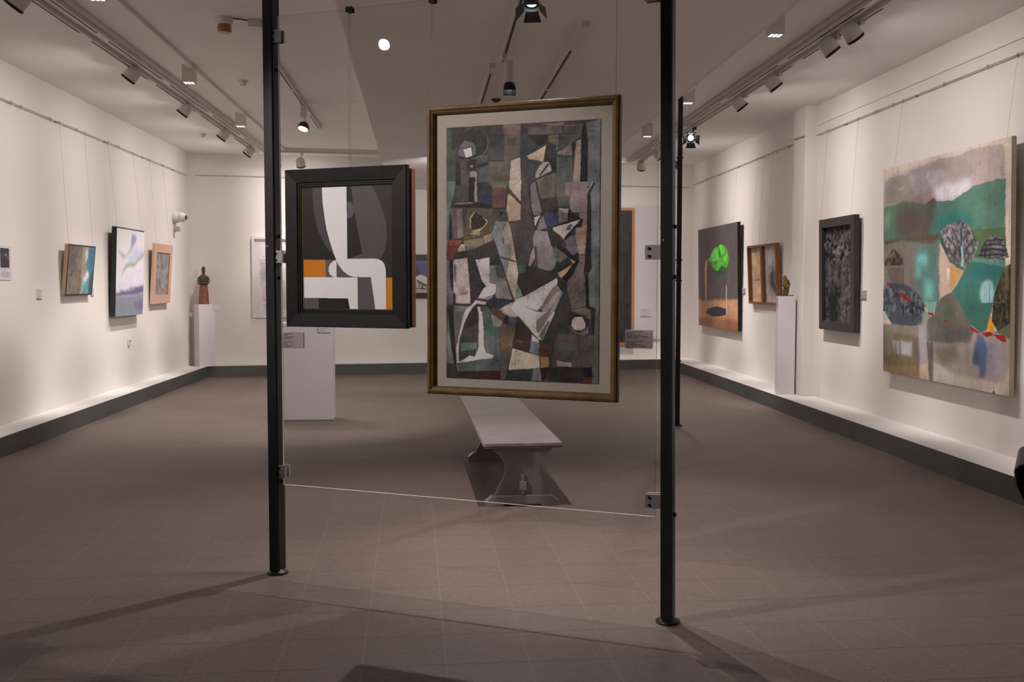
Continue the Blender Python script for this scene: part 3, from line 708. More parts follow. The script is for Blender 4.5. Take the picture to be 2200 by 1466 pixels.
def vnoise(nx, ny, fx, fy, rs):
    gx, gy = int(fx) + 2, int(fy) + 2
    g = rs.rand(gy, gx)
    x = np.linspace(0, fx, nx); y = np.linspace(0, fy, ny)
    ix = np.minimum(x.astype(int), gx - 2); iy = np.minimum(y.astype(int), gy - 2)
    tx = x - ix; ty = y - iy; tx = tx * tx * (3 - 2 * tx); ty = ty * ty * (3 - 2 * ty)
    a = g[np.ix_(iy, ix)]; b = g[np.ix_(iy, ix + 1)]; c = g[np.ix_(iy + 1, ix)]; d = g[np.ix_(iy + 1, ix + 1)]
    tx = tx[None, :]; ty = ty[:, None]
    return (a * (1 - tx) + b * tx) * (1 - ty) + (c * (1 - tx) + d * tx) * ty

def fbm(nx, ny, f, asp, rs, octv=4):
    s = np.zeros((ny, nx)); a = 0.5
    for k in range(octv):
        s += a * (vnoise(nx, ny, f * 2 ** k, f * 2 ** k * asp, rs) - 0.5); a *= 0.55
    return s

def blur(m, r):
    for _ in range(2):
        for ax in (0, 1):
            p = np.concatenate([np.repeat(m.take([0], ax), r, ax), m, np.repeat(m.take([-1], ax), r, ax)], ax)
            c = np.cumsum(p, ax); c = np.concatenate([np.zeros_like(c.take([0], ax)), c], ax)
            n = m.shape[ax]
            m = (c.take(range(2 * r + 1, 2 * r + 1 + n), ax) - c.take(range(0, n), ax)) / (2 * r + 1)
    return m

def raster(key, nx, ny, gain, warp=0.0, grain=0.0, asp=1.5, seed=1, streak=0.0, edge=0.0, speck=0.0, gam=1.0):
    rs = np.random.RandomState(seed)
    u = np.linspace(0, 1, nx)[None, :].repeat(ny, 0); v = np.linspace(0, 1, ny)[:, None].repeat(nx, 1)
    if warp:
        u = u + warp * fbm(nx, ny, 22, asp, rs, 4); v = v + warp / asp * fbm(nx, ny, 22, asp, rs, 4)
    img = np.full((ny, nx, 3), 0.05); idm = np.zeros((ny, nx), int)
    for q, (r, g, b, soft, pts) in enumerate(ART[key]):
        px = np.array(pts[0::2]) / 1000.0; py = np.array(pts[1::2]) / 1000.0
        ins = np.zeros((ny, nx), bool)
        n = len(px)
        for i in range(n):
            x0, y0, x1, y1 = px[i], py[i], px[i - 1], py[i - 1]
            if y0 == y1: continue
            hit = ((y0 > v) != (y1 > v)) & (u < (x1 - x0) * (v - y0) / (y1 - y0) + x0)
            ins ^= hit
        a = ins.astype(float)
        if soft in (0, 8, 9): idm[ins] = q
        if soft and soft < 8: a = blur(a, max(1, int(soft * nx / 130)))
        tone = 1.0 + grain * 0.5 * (rs.rand() - 0.5)
        c = np.array([lin(r), lin(g), lin(b)]) * tone
        c = np.broadcast_to(c, img.shape)
        if soft == 8:                               # leafy dabs
            c = c * np.clip(0.95 + 1.5 * fbm(nx, ny, 40, asp, rs, 3), 0.6, 1.5)[..., None]
        if soft == 9:                               # scratched, hatched passage
            hx = 1.1 * fbm(nx, ny, 62, asp, rs, 3) + 0.35 * (vnoise(nx, ny, 120, 45, rs) - 0.5) + 0.6 * fbm(nx, ny, 14, asp, rs, 3)
            c = c * np.clip(0.95 + 2.6 * hx, 0.30, 2.0)[..., None]
        img = img * (1 - a[..., None]) + c * a[..., None]
    if grain:
        t = 1 + grain * 2.0 * fbm(nx, ny, 9, asp, rs, 6) + grain * 0.5 * (rs.rand(ny, nx) - 0.5)
        if streak: t += streak * (vnoise(nx, ny, 90, 6, rs) - 0.5)
        hue = 1 + grain * 0.35 * np.stack([fbm(nx, ny, 6, asp, rs, 3), fbm(nx, ny, 6, asp, rs, 3), fbm(nx, ny, 6, asp, rs, 3)], -1)
        img = img * np.clip(t, 0.3, 1.8)[..., None] * hue
    if edge:
        e = np.zeros((ny, nx)); lm = blur(img.sum(-1), 2) ** 0.5
        e[:, 2:] += (idm[:, 1:-1] != idm[:, :-2]) * np.clip(6 * np.abs(lm[:, 2:] - lm[:, :-2]) - 0.12, 0, 1)
        e[2:] += (idm[1:-1] != idm[:-2]) * np.clip(6 * np.abs(lm[2:] - lm[:-2]) - 0.12, 0, 1)
        e = np.clip(e, 0, 1) * np.clip(0.75 + 3.0 * fbm(nx, ny, 12, asp, rs, 3), 0, 1)
        img = img * (1 - edge * np.clip(e + 0.35 * blur(e, 1), 0, 1))[..., None]
    if speck:
        s1 = fbm(nx, ny, nx / 6.0, asp, rs, 3); s2 = vnoise(nx, ny, 20, 150, rs) - 0.5 + 0.5 * fbm(nx, ny, 10, asp, rs, 3); s3 = vnoise(nx, ny, 130, 24, rs) - 0.5 + 0.5 * fbm(nx, ny, 10, asp, rs, 3)
        m = 1 - 0.75 * speck * np.clip((s1 - 0.20) * 12, 0, 1) + 0.55 * speck * np.clip((-s1 - 0.22) * 12, 0, 1)
        m *= (1 - 0.40 * speck * np.clip((s2 - 0.34) * 8, 0, 1)) * (1 + 0.35 * speck * np.clip((s3 - 0.36) * 8, 0, 1))
        img = img * m[..., None]
    if gam != 1.0: img = 0.35 * (np.maximum(img, 1e-4) / 0.35) ** gam
    if gam > 1.29: img = img * 0.78 + img.mean(-1, keepdims=True) * 0.22 * np.array([1.04, 1.0, 0.97])
    return np.clip(img * np.array([0.90, 1.0, 1.04]) * gain, 0.004, 0.88)

def canvas(name, img, w, h, mat, parent, y, z0=0.0, relief=0.0, seed=3, side=None):
    """a painted sheet, local x across, z up, facing -y; impasto as real relief"""
    ny, nx, _ = img.shape
    x = np.linspace(-w / 2, w / 2, nx)[None, :].repeat(ny, 0); z = (z0 + np.linspace(0, h, ny))[:, None].repeat(nx, 1)
    yy = np.full((ny, nx), float(y))
    if relief:
        rs = np.random.RandomState(seed)
        yy -= relief * (0.5 + fbm(nx, ny, 30, h / w, rs, 4))
    co = np.stack([x, yy, z], -1).reshape(-1, 3)
    idx = np.arange(nx * ny).reshape(ny, nx)
    q = np.stack([idx[:-1, :-1], idx[:-1, 1:], idx[1:, 1:], idx[1:, :-1]], -1).reshape(-1, 4)
    me = bpy.data.meshes.new(name)
    me.vertices.add(len(co)); me.vertices.foreach_set('co', co.astype(np.float32).ravel())
    me.loops.add(q.size); me.loops.foreach_set('vertex_index', q.astype(np.int32).ravel())
    me.polygons.add(len(q)); me.polygons.foreach_set('loop_start', np.arange(0, q.size, 4, dtype=np.int32))
    me.update(calc_edges=True)
    at = me.color_attributes.new('pigment', 'FLOAT_COLOR', 'POINT')
    at.data.foreach_set('color', np.concatenate([img.reshape(-1, 3), np.ones((nx * ny, 1))], 1).astype(np.float32).ravel())
    me.materials.append(mat)
    o = bpy.data.objects.new(name, me); COL.objects.link(o); o.parent = parent
    return o

# ------------------------------------------------------------------ camera
yaw, pitch, roll = 0.0637456, -0.0579192, 0.0008713
F = Vector((math.sin(yaw) * math.cos(pitch), math.cos(yaw) * math.cos(pitch), math.sin(pitch)))
R0 = Vector((math.cos(yaw), -math.sin(yaw), 0)); U0 = R0.cross(F)
R = R0 * math.cos(roll) + U0 * math.sin(roll); U = -R0 * math.sin(roll) + U0 * math.cos(roll)
cam = bpy.data.cameras.new('camera'); co = bpy.data.objects.new('camera', cam); COL.objects.link(co)
co.matrix_world = Matrix(((R.x, U.x, -F.x, 0), (R.y, U.y, -F.y, 0), (R.z, U.z, -F.z, 1.53), (0, 0, 0, 1)))
cam.sensor_width = 36.0; cam.lens = 2139.0 / 2200 * 36.0; cam.clip_start = 0.05; cam.clip_end = 100
cam.dof.use_dof = True; cam.dof.focus_distance = 5.0; cam.dof.aperture_fstop = 11.0
SC.camera = co

# ------------------------------------------------------------------ the room
XL, XR, H, YR = -4.22, 4.38, 3.64, -5.0
def yb(x): return 17.2 + 0.14 * x          # back wall
def yf(x): return 16.96 + 0.14 * x         # front of the ledge along it
TILE = 0.0360855
b = B(); b.box(-6.5, 6.5, -7, 19, -0.12, 0.0)
o = struct('floor', b, M['floor'], rot=(0, 0, TILE))
b = B(); b.box(XL - 0.3, XR + 0.3, YR - 0.2, 18.6, H, H + 0.15); struct('ceiling', b, M['ceil'])
# lowered middle part of the ceiling
def xs(y): return -0.633 - 0.031 * (y - 5.8)
b = B()
b.hexa([(xs(YR), YR, 3.12), (1.957, YR, 3.12), (xs(17.2), yb(-1) + 0.05, 3.12), (1.957, yb(1.957) + 0.05, 3.12),
        (xs(YR), YR, H + 0.02), (1.957, YR, H + 0.02), (xs(17.2), yb(-1) + 0.05, H + 0.02), (1.957, yb(1.957) + 0.05, H + 0.02)])
struct('ceiling_lowered', b, M['slab'])
b = B(); b.box(XL - 0.15, XL, YR - 0.2, yb(XL) + 0.1, 0, H); struct('wall_left', b, M['wall'])
b = B(); b.box(XR, XR + 0.15, YR - 0.2, yb(XR) + 0.1, 0, H); struct('wall_right', b, M['wall'])
b = B(); b.hexa([(XL - .15, yb(XL - .15), 0), (XR + .15, yb(XR + .15), 0), (XL - .15, yb(XL - .15) + .15, 0), (XR + .15, yb(XR + .15) + .15, 0),
                 (XL - .15, yb(XL - .15), H), (XR + .15, yb(XR + .15), H), (XL - .15, yb(XL - .15) + .15, H), (XR + .15, yb(XR + .15) + .15, H)])
struct('wall_back', b, M['wall'])
b = B(); b.box(XL - 0.15, XR + 0.15, YR - 0.2, YR, 0, H); struct('wall_rear', b, M['wall'])
b = B(); b.box(4.225, XR + 0.01, 11.66, 12.07, 0.18, H); struct('wall_pilaster', b, M['wall'], bevel=0.008)

# white-topped ledges with grey risers along three walls
def ledge(name, pts_front, pts_back):
    n = len(pts_front)
    v = [(x, y, 0) for x, y in pts_front] + [(x, y, 0) for x, y in pts_back] + [(x, y, .18) for x, y in pts_front] + [(x, y, .18) for x, y in pts_back]
    b = B()
    b.add(v, [(0, 1, 2 * n + 1, 2 * n)], 1)
    b.add(v, [(2 * n, 2 * n + 1, 3 * n + 1, 3 * n), (n, 3 * n, 3 * n + 1, n + 1), (0, 2 * n, 3 * n, n), (1, n + 1, 3 * n + 1, 2 * n + 1)], 0)
    struct(name, b, [M['ledge'], M['riser']])
LF, RF = -3.905, 3.95
ledge('trim_1', [(LF, YR), (LF, yf(LF))], [(XL - .01, YR), (XL - .01, yf(XL))])
ledge('trim_2', [(RF, yf(RF)), (RF, YR)], [(XR + .01, yf(XR)), (XR + .01, YR)])
ledge('trim_3', [(XL, yf(XL)), (XR, yf(XR))], [(XL, yb(XL) + .02), (XR, yb(XR) + .02)])
# thin lines along ceiling and right wall
b = B(); b.hexa([(-2.60, 16.4, 3.61), (-2.555, 16.4, 3.61), (-2.29, YR, 3.61), (-2.245, YR, 3.61), (-2.60, 16.4, H + .01), (-2.555, 16.4, H + .01), (-2.29, YR, H + .01), (-2.245, YR, H + .01)]); struct('trim_4', b, M['ceil'])
b = B(); b.box(XR - .018, XR + .01, YR, 11.66, 3.40, 3.43); struct('trim_5', b, M['wall'])
b = B(); b.box(1.956, 2.005, YR, 17.3, 3.135, 3.19); struct('trim_7', b, M['ledge'])
b = B(); b.box(2.36, 2.60, 10.36, 10.72, 3.585, H + .01); struct('trim_6', b, M['ceil'])

# ------------------------------------------------------------------ glass partition with two dark posts
GA = math.atan2(-0.42162, 0.90677)
GL = Vector((-0.903, 5.246, 0)); GD = Vector((0.90677, -0.42162, 0)); GN = Vector((0.42162, 0.90677, 0))   # x across, y away from the visitor
def gp(s, y, z): return GL + GD * s + GN * y + Vector((0, 0, z))

def bracket(b, s0, s1, z0, z1):
    for y in (-0.024, 0.012):
        b.box(s0, s1, y, y + 0.012, z0, z1, 0)
    s = s0 + 0.018 if s0 < 0.5 else s1 - 0.016
    for z in (z0 + 0.015, z1 - 0.015):
        b.cyl((s, -0.024, z), (s, -0.029, z), 0.0065, n=12, mi=1)

def post(label, loc, rz, top, tilt, brackets, bolts, side, name='partition_post'):
    p = thing(name, label, 'post', loc, (0, tilt, rz))
    b = B()
    w, d = 0.0255, 0.038
    t = 0.006                                   # front flange, then a shadow groove, then the deeper rear bar
    b.box(-w, w, -d, -d + 0.007, 0.02, top)
    b.box(-w + t, w - t, -d + 0.007, -d + 0.014, 0.02, top)
    b.box(-w, w, -d + 0.014, d, 0.02, top)
    obj('shaft', b, M['post'], p, bevel=0.002)
    b = B(); b.lathe([(0.055, 0.0), (0.055, 0.010), (0.04, 0.016), (0.03, 0.024)], 20); obj('foot_plate', b, M['black'], p)
    b = B(); b.box(-0.05, 0.05, -0.05, 0.05, top - 0.012, top); obj('top_plate', b, M['post'], p)
    for z in brackets:
        b = B(); bracket(b, *((0.012, 0.068) if side > 0 else (-0.098, -0.02)), z - 0.032, z + 0.032)
        obj('glass_clamp', b, [M['steel'], M['screw']], p)
    for z in bolts:
        b = B(); b.cyl((-w - 0.010, 0.012, z), (w + 0.010, 0.012, z), 0.009, n=10); obj('bolt', b, M['black'], p)
    b = B(); b.cyl((-0.012, -d, 1.72), (-0.012, -d - 0.002, 1.72), 0.0045, n=12); obj('rivet', b, M['steel'], p)
    return p
post('dark metal post at the left edge of the big glass pane', GL, GA, H, 0.0, (2.785, 1.666, 0.548), (2.62, 1.772, 1.558, 0.489), 1)
post('dark metal post at the right edge of the big glass pane', GL + GD * 2.083, GA, 3.12, -0.0095, (2.80, 1.669, 0.552), (1.781, 1.559, 0.491), -1)
p = post('thin dark metal post standing alone farther back on the right', (2.455, 10.517, 0), -0.25, 3.585, 0.0, (), (2.86, 1.779, 1.561, 0.70), -1)
b = B(); b.box(-0.085, -0.02, -0.02, -0.008, 2.74, 2.83, 0)
for z in (2.765, 2.805): b.cyl((-0.035, -0.02, z), (-0.035, -0.026, z), 0.008, n=10, mi=1)
obj('glass_clamp', b, [M['steel'], M['screw']], p)

gpane = thing('glass_pane', 'large clear glass pane clamped between two dark metal posts', 'glass', GL, (0, 0, GA))
G0, G1, GZ0, GZ1, GT = 0.045, 2.020, 0.478, 2.886, 0.005
b = B()
vs = [(x, y, z) for z in (GZ0, GZ1) for y in (-GT, GT) for x in (G0, G1)]
b.add(vs, [(0, 1, 5, 4), (2, 6, 7, 3)], 0)
b.add(vs, [(0, 2, 3, 1), (4, 5, 7, 6), (0, 4, 6, 2), (1, 3, 7, 5)], 1)
obj('pane', b, [M['glass'], M['glassedge']], gpane)

def clip_wire(parent, x, z0, z1, y=-0.012, double=0.0):
    b = B()
    for dx in ((-double, double) if double else (0,)):
        b.cyl((x + dx, y, z0), (x + dx, y, z1), 0.0009, n=6)
    o = obj('hanging_wire', b, M['wire'], parent)
    b = B(); k0 = z1; b.box(x - 0.016, x + 0.016, y - 0.006, y + 0.005, k0, k0 + 0.026); b.box(x - 0.016, x + 0.016, y + 0.005, y + 0.026, k0 + 0.0225, k0 + 0.026); b.box(x - 0.016, x + 0.016, y + 0.0215, y + 0.026, k0, k0 + 0.0225); obj('glass_clip', b, M['screw'], o)

# the tall painting in the gilt frame
w, h = 0.950, 1.374
s0, z0 = 1.377, 0.994
t = thing('framed_painting', 'tall cubist painting in a gilt wooden frame hung on the glass', 'painting', gp(s0, -0.010, z0), (0, 0.003, GA))
b = B(); b.frame(w, h, [(0, 0), (0, -0.034), (0.006, -0.041), (0.016, -0.043), (0.024, -0.036), (0.030, -0.034), (0.036, -0.026), (0.038, -0.018), (0.038, 0)])
obj('frame', b, M['gold'], t)
b = B(); b.box(-w / 2 + .03, w / 2 - .03, -0.013, -0.004, 0.03, h - 0.03); obj('mat_board', b, M['matboard'], t)
img = raster('MAIN', 480, 745, 1.78, 0.007, 0.55, 1.55, 11, 0.14, 0.50, 0.48, 1.295)
canvas('picture', img, 0.762, 1.194, M['paint'], t, -0.015, 0.080, 0.0016, 5)
clip_wire(t, -0.463, h - 0.01, 2.865 - z0, y=-0.004); clip_wire(t, 0.447, h - 0.01, 2.865 - z0, y=-0.004)

# the smaller painting in the broad black frame
w, h = 0.695, 0.797
s0, z0 = 0.444, 1.3075
t = thing('framed_painting', 'white and ochre abstract figure painting in a broad black frame on the glass', 'painting', gp(s0, -0.008, z0), (0, 0, GA))
b = B(); b.frame(w, h, [(0, 0), (0, -0.026), (0.004, -0.031), (0.066, -0.024), (0.070, -0.017), (0.076, -0.017), (0.078, -0.012), (0.085, -0.012), (0.087, -0.008), (0.093, -0.007), (0.093, 0)])
obj('frame', b, M['blackframe'], t)
img = raster('FIGURE', 420, 510, 1.75, 0.0, 0.05, 1.2, 21, 0.05, 0.0, 0.0, 1.28)
canvas('picture', img, 0.516, 0.616, M['flatpaint'], t, -0.0062, 0.092, 0.0)
b = B(); b.box(-0.2575, -0.2545, -0.0082, -0.005, 0.095, 0.702); obj('inner_slip', b, M['gold'], t)
clip_wire(t, 0.022, h - 0.01, 2.865 - z0, y=-0.006, double=0.006)

t = thing('framed_picture', 'narrow brown wooden frame hung on the rear of the glass behind the black one', 'frame', gp(0.455, 0.046, 1.312), (0, 0, GA))
b = B(); b.frame(0.684, 0.777, [(0, -0.04), (0, 0), (0.03, 0), (0.03, -0.04)]); obj('frame', b, M['brown'], t)
b = B(); b.box(-0.31, 0.31, -0.03, -0.022, 0.025, 0.752); obj('backing_board', b, M['brown'], t)

def print_lines(b, rows, x0, ztop, lead, hgt, y, mi=0, seed=1):
    """small print: rows of word-length strokes"""
    rd = random.Random(seed)
    for k, n in enumerate(rows):
        if n <= 0: continue
        x = x0; z = ztop - k * lead
        while x < x0 + n - 0.003:
            l = min(rd.uniform(0.006, 0.020), x0 + n - x)
            b.box(x, x + l, y - 0.0006, y, z - hgt, z, mi)
            x += l + 0.0022
def caption(label, s, y, z, w, h, rows):
    t = thing('caption_plate', label, 'caption', gp(s, y, z), (0, 0, GA))
    b = B(); b.box(-w / 2, w / 2, -0.0015, 0.0015, 0, h); obj('plate', b, M['acrylic'], t)
    if rows:
        b = B(); print_lines(b, rows, -w / 2 + 0.012, h - 0.006, h / (len(rows) + 0.6), h / 22, -0.0016, seed=int(s * 100)); obj('lettering', b, M['ink'], t)
caption('grey caption plate on the front of the glass beside the left post', 0.112, -0.0075, 1.194, 0.126, 0.083, [.058, .027, .062, .042, 0, .055, .023, .058, .04])
caption('grey caption plate on the rear of the glass beside the left post', 0.112, 0.0075, 1.194, 0.126, 0.083, [.058, .027, .062, .042, 0, .055, .023, .058, .04])
caption('grey caption plate on the front of the glass below the gilt frame, right', 1.939, -0.0075, 1.238, 0.124, 0.083, [.072, .032, .062, .092, .045, 0, .073, .04, .06, .088, .025])
caption('grey caption plate on the rear of the glass below the gilt frame, right', 1.939, 0.0075, 1.238, 0.124, 0.083, [.072, .032, .062, .092, .045, 0, .073, .04, .06, .088, .025])

# ------------------------------------------------------------------ pictures on the side walls
def side(wall, y, z, lean, off, name, label, cat, turn=0.0):
    """an Empty at the bottom centre of the picture's front; local x across, -y into the room"""
    if wall == 'L': return thing(name, label, cat, (XL + off, y, z), (lean, 0, PI / 2))
    return thing(name, label, cat, (XR - off, y, z), (lean, 0, -PI / 2))
def wires(t, xs_, ztop, lean, off, h, y=0.006):
    rz_ = 3.262 if t.location.x < 0 else 3.282 if t.location.y < 11.7 else 3.29 - 0.01 * (t.location.y - 12.12) / 5.48
    ztop = rz_ - t.location.z
    """thin wires from the top edge back up to the picture rail"""
    for x in xs_:
        out = -(off - 0.030); yy = ztop * math.sin(lean) - out * math.cos(lean); zz = ztop * math.cos(lean) + out * math.sin(lean)
        b = B(); b.cyl((x, y, h - 0.01), (x, yy, zz - 0.02), 0.0009, n=6)
        o = obj('hanging_wire', b, M['wire'], t)
        hb = B()
        pts = [(x, yy + 0.011 * math.cos(a), zz + 0.011 * math.sin(a)) for a in np.linspace(-1.2, PI + 1.2, 9)]
        hb.tube(pts, 0.0025, 6); hb.cyl((x, yy, zz - 0.026), (x, yy, zz - 0.011), 0.0045, n=8)
        obj('rail_hook', hb, M['rail'], o)

# left wall
t = side('L', 11.572, 1.392, 0.10, 0.045, 'canvas_painting', 'small painting of a brown shore and blue surf on the left wall', 'painting')
w, h = 0.812, 0.566
b = B(); b.box(-w / 2, w / 2, 0.0, 0.045, 0, h); obj('wood_box', b, M['ply'], t)
b = B(); b.frame(w, h, [(0, 0.002), (0, -0.004), (0.014, -0.004), (0.014, 0.002)]); obj('black_edging', b, M['black'], t)
canvas('picture', raster('SEA', 110, 120, 1.45, 0.03, 0.4, 0.7, 31, 0.2, 0.0, 0.8), w - .02, h - .02, M['paint'], t, -0.002, 0.01, 0.001)
wires(t, (-0.40, 0.34), 1.865, 0.10, 0.045, h)
t = side('L', 13.22, 1.11, 0.04, 0.085, 'canvas_painting', 'tall poured painting of white, lilac and grey swirls on the left wall', 'painting')
w, h = 1.115, 1.12
b = B(); b.box(-w / 2, w / 2, 0.0, 0.062, 0, h); obj('stretcher_box', b, M['black'], t)
canvas('picture', raster('MARBLE', 130, 150, 1.42, 0.05, 0.06, 1.0, 41), w, h - .018, M['flatpaint'], t, -0.002, 0.0)
wires(t, (-0.52, 0.46), 2.148, 0.04, 0.085, h)
t = side('L', 14.79, 1.233, 0.07, 0.05, 'framed_painting', 'grey blue painting in a pale wooden frame, rightmost on the left wall', 'painting')
w, h = 0.905, 0.858
b = B(); b.frame(w, h, [(0, 0.035), (0, 0), (0.125, 0), (0.125, 0.025), (0.05, 0.035)]); obj('frame', b, M['peach'], t)
rs = np.random.RandomState(5); nx, ny = 70, 80
img = np.array([lin(126), lin(122), lin(122)]) * (1.5 + 2.2 * fbm(nx, ny, 9, 1.0, rs, 5))[..., None] * (1 + 0.5 * np.stack([fbm(nx, ny, 3, 1, rs, 2), 0 * fbm(nx, ny, 3, 1, rs, 2), -fbm(nx, ny, 3, 1, rs, 2)], -1))
canvas('picture', np.clip(img, 0.02, 0.8), w - .245, h - .245, M['paint'], t, 0.012, 0.1225, 0.003)
wires(t, (-0.36, 0.30), 2.025, 0.07, 0.05, h)

# right wall
t = side('R', 8.495, 0.662, 0.02, 0.066, 'canvas_painting', 'large green hill landscape on unframed canvas, nearest on the right wall', 'painting')
w, h = 2.235, 1.99
b = B(); b.box(-w / 2, w / 2, 0.0, 0.036, 0, h); obj('stretched_canvas', b, M['canvas_edge'], t)
canvas('picture', raster('LAND', 340, 360, 1.16, 0.012, 0.34, 1.0, 51, 0.12, 0.15, 0.22, 1.12), w, h, M['paint'], t, -0.002, 0.0, 0.001)
wires(t, (-0.9, 1.03), 2.62, 0.02, 0.066, h)
t = side('R', 10.842, 1.005, 0.02, 0.07, 'relief_panel', 'dark crumpled relief in a dark brown frame on the right wall', 'relief')
w, h = 1.0, 1.258
b = B(); b.frame(w, h, [(0, 0.06), (0, 0), (0.096, 0), (0.096, 0.055)]); obj('frame', b, M['darkframe'], t)
rs = np.random.RandomState(8); nx, ny = 110, 150
rel = fbm(nx, ny, 20, 1.3, rs, 5) + 0.9 * (0.12 - np.abs(fbm(nx, ny, 8, 1.3, rs, 4))) + 0.7 * (0.08 - np.abs(fbm(nx, ny, 15, 1.0, rs, 3)))
uu = np.linspace(0, 1, nx)[None, :]; vv = np.linspace(0, 1, ny)[:, None]
blob = np.exp(-(((uu - .32) / .17) ** 4 + ((vv - .17) / .20) ** 4))
base = np.array([0.062, 0.054, 0.049])
fold = np.exp(-((vv - .84 + .10 * np.sin(uu * 3.0)) / .10) ** 2)
img = base * np.clip(1 + 6.5 * rel * (0.45 + fold), .22, 4.2)[..., None] * (1 - 0.94 * blob[..., None]) * np.where(vv > .93, .3, 1.0)[..., None]  # painted light: ridge highlights in the colour, top band dark as frame shade
c = canvas('relief_sheet', np.clip(img, .006, .5), w - .19, h - .19, M['paint'], t, 0.045, 0.095)
me = c.data; n = len(me.vertices); cc = np.zeros(n * 3, np.float32); me.vertices.foreach_get('co', cc); cc = cc.reshape(-1, 3)
cc[:, 1] -= (0.022 * (rel + .3) * (0.6 + fold) + 0.012 * blob).ravel().clip(-0.005, 0.035); me.vertices.foreach_set('co', cc.ravel()); me.update()
wires(t, (-0.46, 0.40), 2.275, 0.02, 0.07, h)
t = side('R', 15.78, 0.812, 0.02, 0.062, 'canvas_painting', 'painting of a bright green bent tree above its round shadow', 'painting')
w, h = 2.335, 1.634
b = B(); b.box(-w / 2, w / 2, 0.0, 0.045, 0, h); obj('stretched_canvas', b, M['blackframe'], t)
canvas('picture', raster('TREE', 170, 250, 1.2, 0.022, 0.25, 0.7, 61, 0.0, 0.0, 0.35, 1.1), w, h, M['flatpaint'], t, -0.002, 0.0)
wires(t, (-0.9, 0.9), 2.47, 0.02, 0.062, h)
# the two-part box
t = side('R', 13.475, 1.242, 0.05, 0.065, 'box_assemblage', 'red brown wooden box in two halves holding weathered boards, right wall', 'artwork')
w, h = 1.245, 0.823
for k, (xa, xb, col) in enumerate(((-w / 2, -0.004, (0.62, 0.46, 0.27)), (0.004, w / 2, (0.55, 0.48, 0.47)))):
    hw = xb - xa
    b = B(); b.m = Matrix.Translation(((xa + xb) / 2, 0, 0)); b.frame(hw, h, [(0, 0.062), (0, 0), (0.03, 0), (0.03, 0.056)]); obj('box_half', b, M['boxwood'], t)
    rs = np.random.RandomState(70 + k); nx, ny = 40, 80
    tone = 1 + 0.9 * fbm(nx, ny, 7, 1.4, rs, 5)
    if k:
        uu = np.linspace(0, 1, nx)[None, :]; vv = np.linspace(0, 1, ny)[:, None]
        tone = tone * (1 - 0.85 * np.clip(np.exp(-(((uu - .58) / .30) ** 2 + ((vv - .40) / .26) ** 4)) * (1.1 + 1.6 * fbm(nx, ny, 6, 1.4, rs, 4)), 0, 1))
    cv = canvas('weathered_board', np.clip(np.array(col) * tone[..., None], .02, .8), hw - .05, h - .05, M['paint'], t, 0.050, 0.025, 0.002)
    cv.location.x = (xa + xb) / 2
b = B(); b.box(-0.20, -0.035, 0.040, 0.050, 0.27, 0.345); b.box(-0.42, -0.05, 0.036, 0.047, 0.345, 0.42); obj('wood_chip', b, M['ply'], t)
wires(t, (-0.4, -0.1, 0.25), 2.045, 0.05, 0.065, h)

# small labels, notice and fittings on the side walls
def wlabel(wall, y, z, w, h, label, rows=(0.05, 0.06, 0.04), mat='paper', name='wall_label'):
    t = side(wall, y, z, 0, 0.0, name, label, 'label')
    b = B(); b.box(-w / 2, w / 2, -0.012, 0.001, 0, h); obj('plate', b, M[mat], t)
    b = B(); print_lines(b, [r * w / 0.1 for r in rows], -w / 2 + 0.015, h - 0.016, h / (len(rows) + 1), h / 22, -0.0122, seed=int(y * 10)); obj('lettering', b, M['faint'], t)
    return t
wlabel('L', 10.578, 1.371, 0.125, 0.098, 'small square white label on the left wall below the paper notice', (0.05, 0.06, 0.04, 0.06))
wlabel('L', 12.11, 1.384, 0.10, 0.085, 'small white label peeping out behind the shore painting', (0.05, 0.06, 0.05, 0.06))
wlabel('L', 15.30, 1.36, 0.10, 0.09, 'small pale label at the right edge of the pale wooden frame')
wlabel('R', 10.265, 1.368, 0.135, 0.092, 'small grey label right of the dark relief panel', (0.06, 0.06, 0.055, 0.06), 'acrylic')
wlabel('R', 14.54, 1.376, 0.125, 0.085, 'small grey label between the tree painting and the wooden box', (0.06, 0.06, 0.055), 'acrylic')
t = side('L', 9.80, 1.556, 0, 0.0, 'wall_notice', 'white paper notice with a dark photograph at the left edge of the wall', 'notice')
b = B(); b.box(-0.135, 0.135, -0.004, 0.001, 0, 0.325); obj('sheet', b, M['paper'], t)
rs = np.random.RandomState(3); nx, ny = 40, 60
uu = np.linspace(0, 1, nx)[None, :]; vv = np.linspace(0, 1, ny)[:, None]
im = 0.035 + 0.05 * (fbm(nx, ny, 5, 1.5, rs, 4) + .3) + 0.28 * np.exp(-(((uu - .62) / .13) ** 2 + ((vv - .66) / .07) ** 2)) + 0.12 * np.exp(-(((uu - .85) / .12) ** 2 + ((vv - .5) / .06) ** 2))
canvas('photograph', np.clip(im[..., None] * np.array([1, .95, 1]), .01, .6), 0.19, 0.185, M['flatpaint'], t, -0.0045, 0.118)
b = B()
for k, ww in enumerate((0.06, 0.08, 0.0, 0.15, 0.17, 0.17, 0.16, 0.17, 0.10)):
    if ww: print_lines(b, [ww], -ww / 2, 0.108 - k * 0.0098, 0.01, 0.0035, -0.0042, seed=k)
obj('lettering', b, M['faint'], t)
t = side('L', 13.425, 0.70, 0, 0.0, 'wall_socket', 'tiny white fitting with a dark keyhole low on the left wall', 'socket')
b = B(); b.box(-0.042, 0.042, -0.020, 0.001, 0, 0.098); obj('plate', b, M['white'], t, bevel=0.01)
b = B(); b.cyl((0.012, -0.020, 0.062), (0.012, -0.023, 0.062), 0.013, n=12); obj('keyhole', b, M['black'], t)

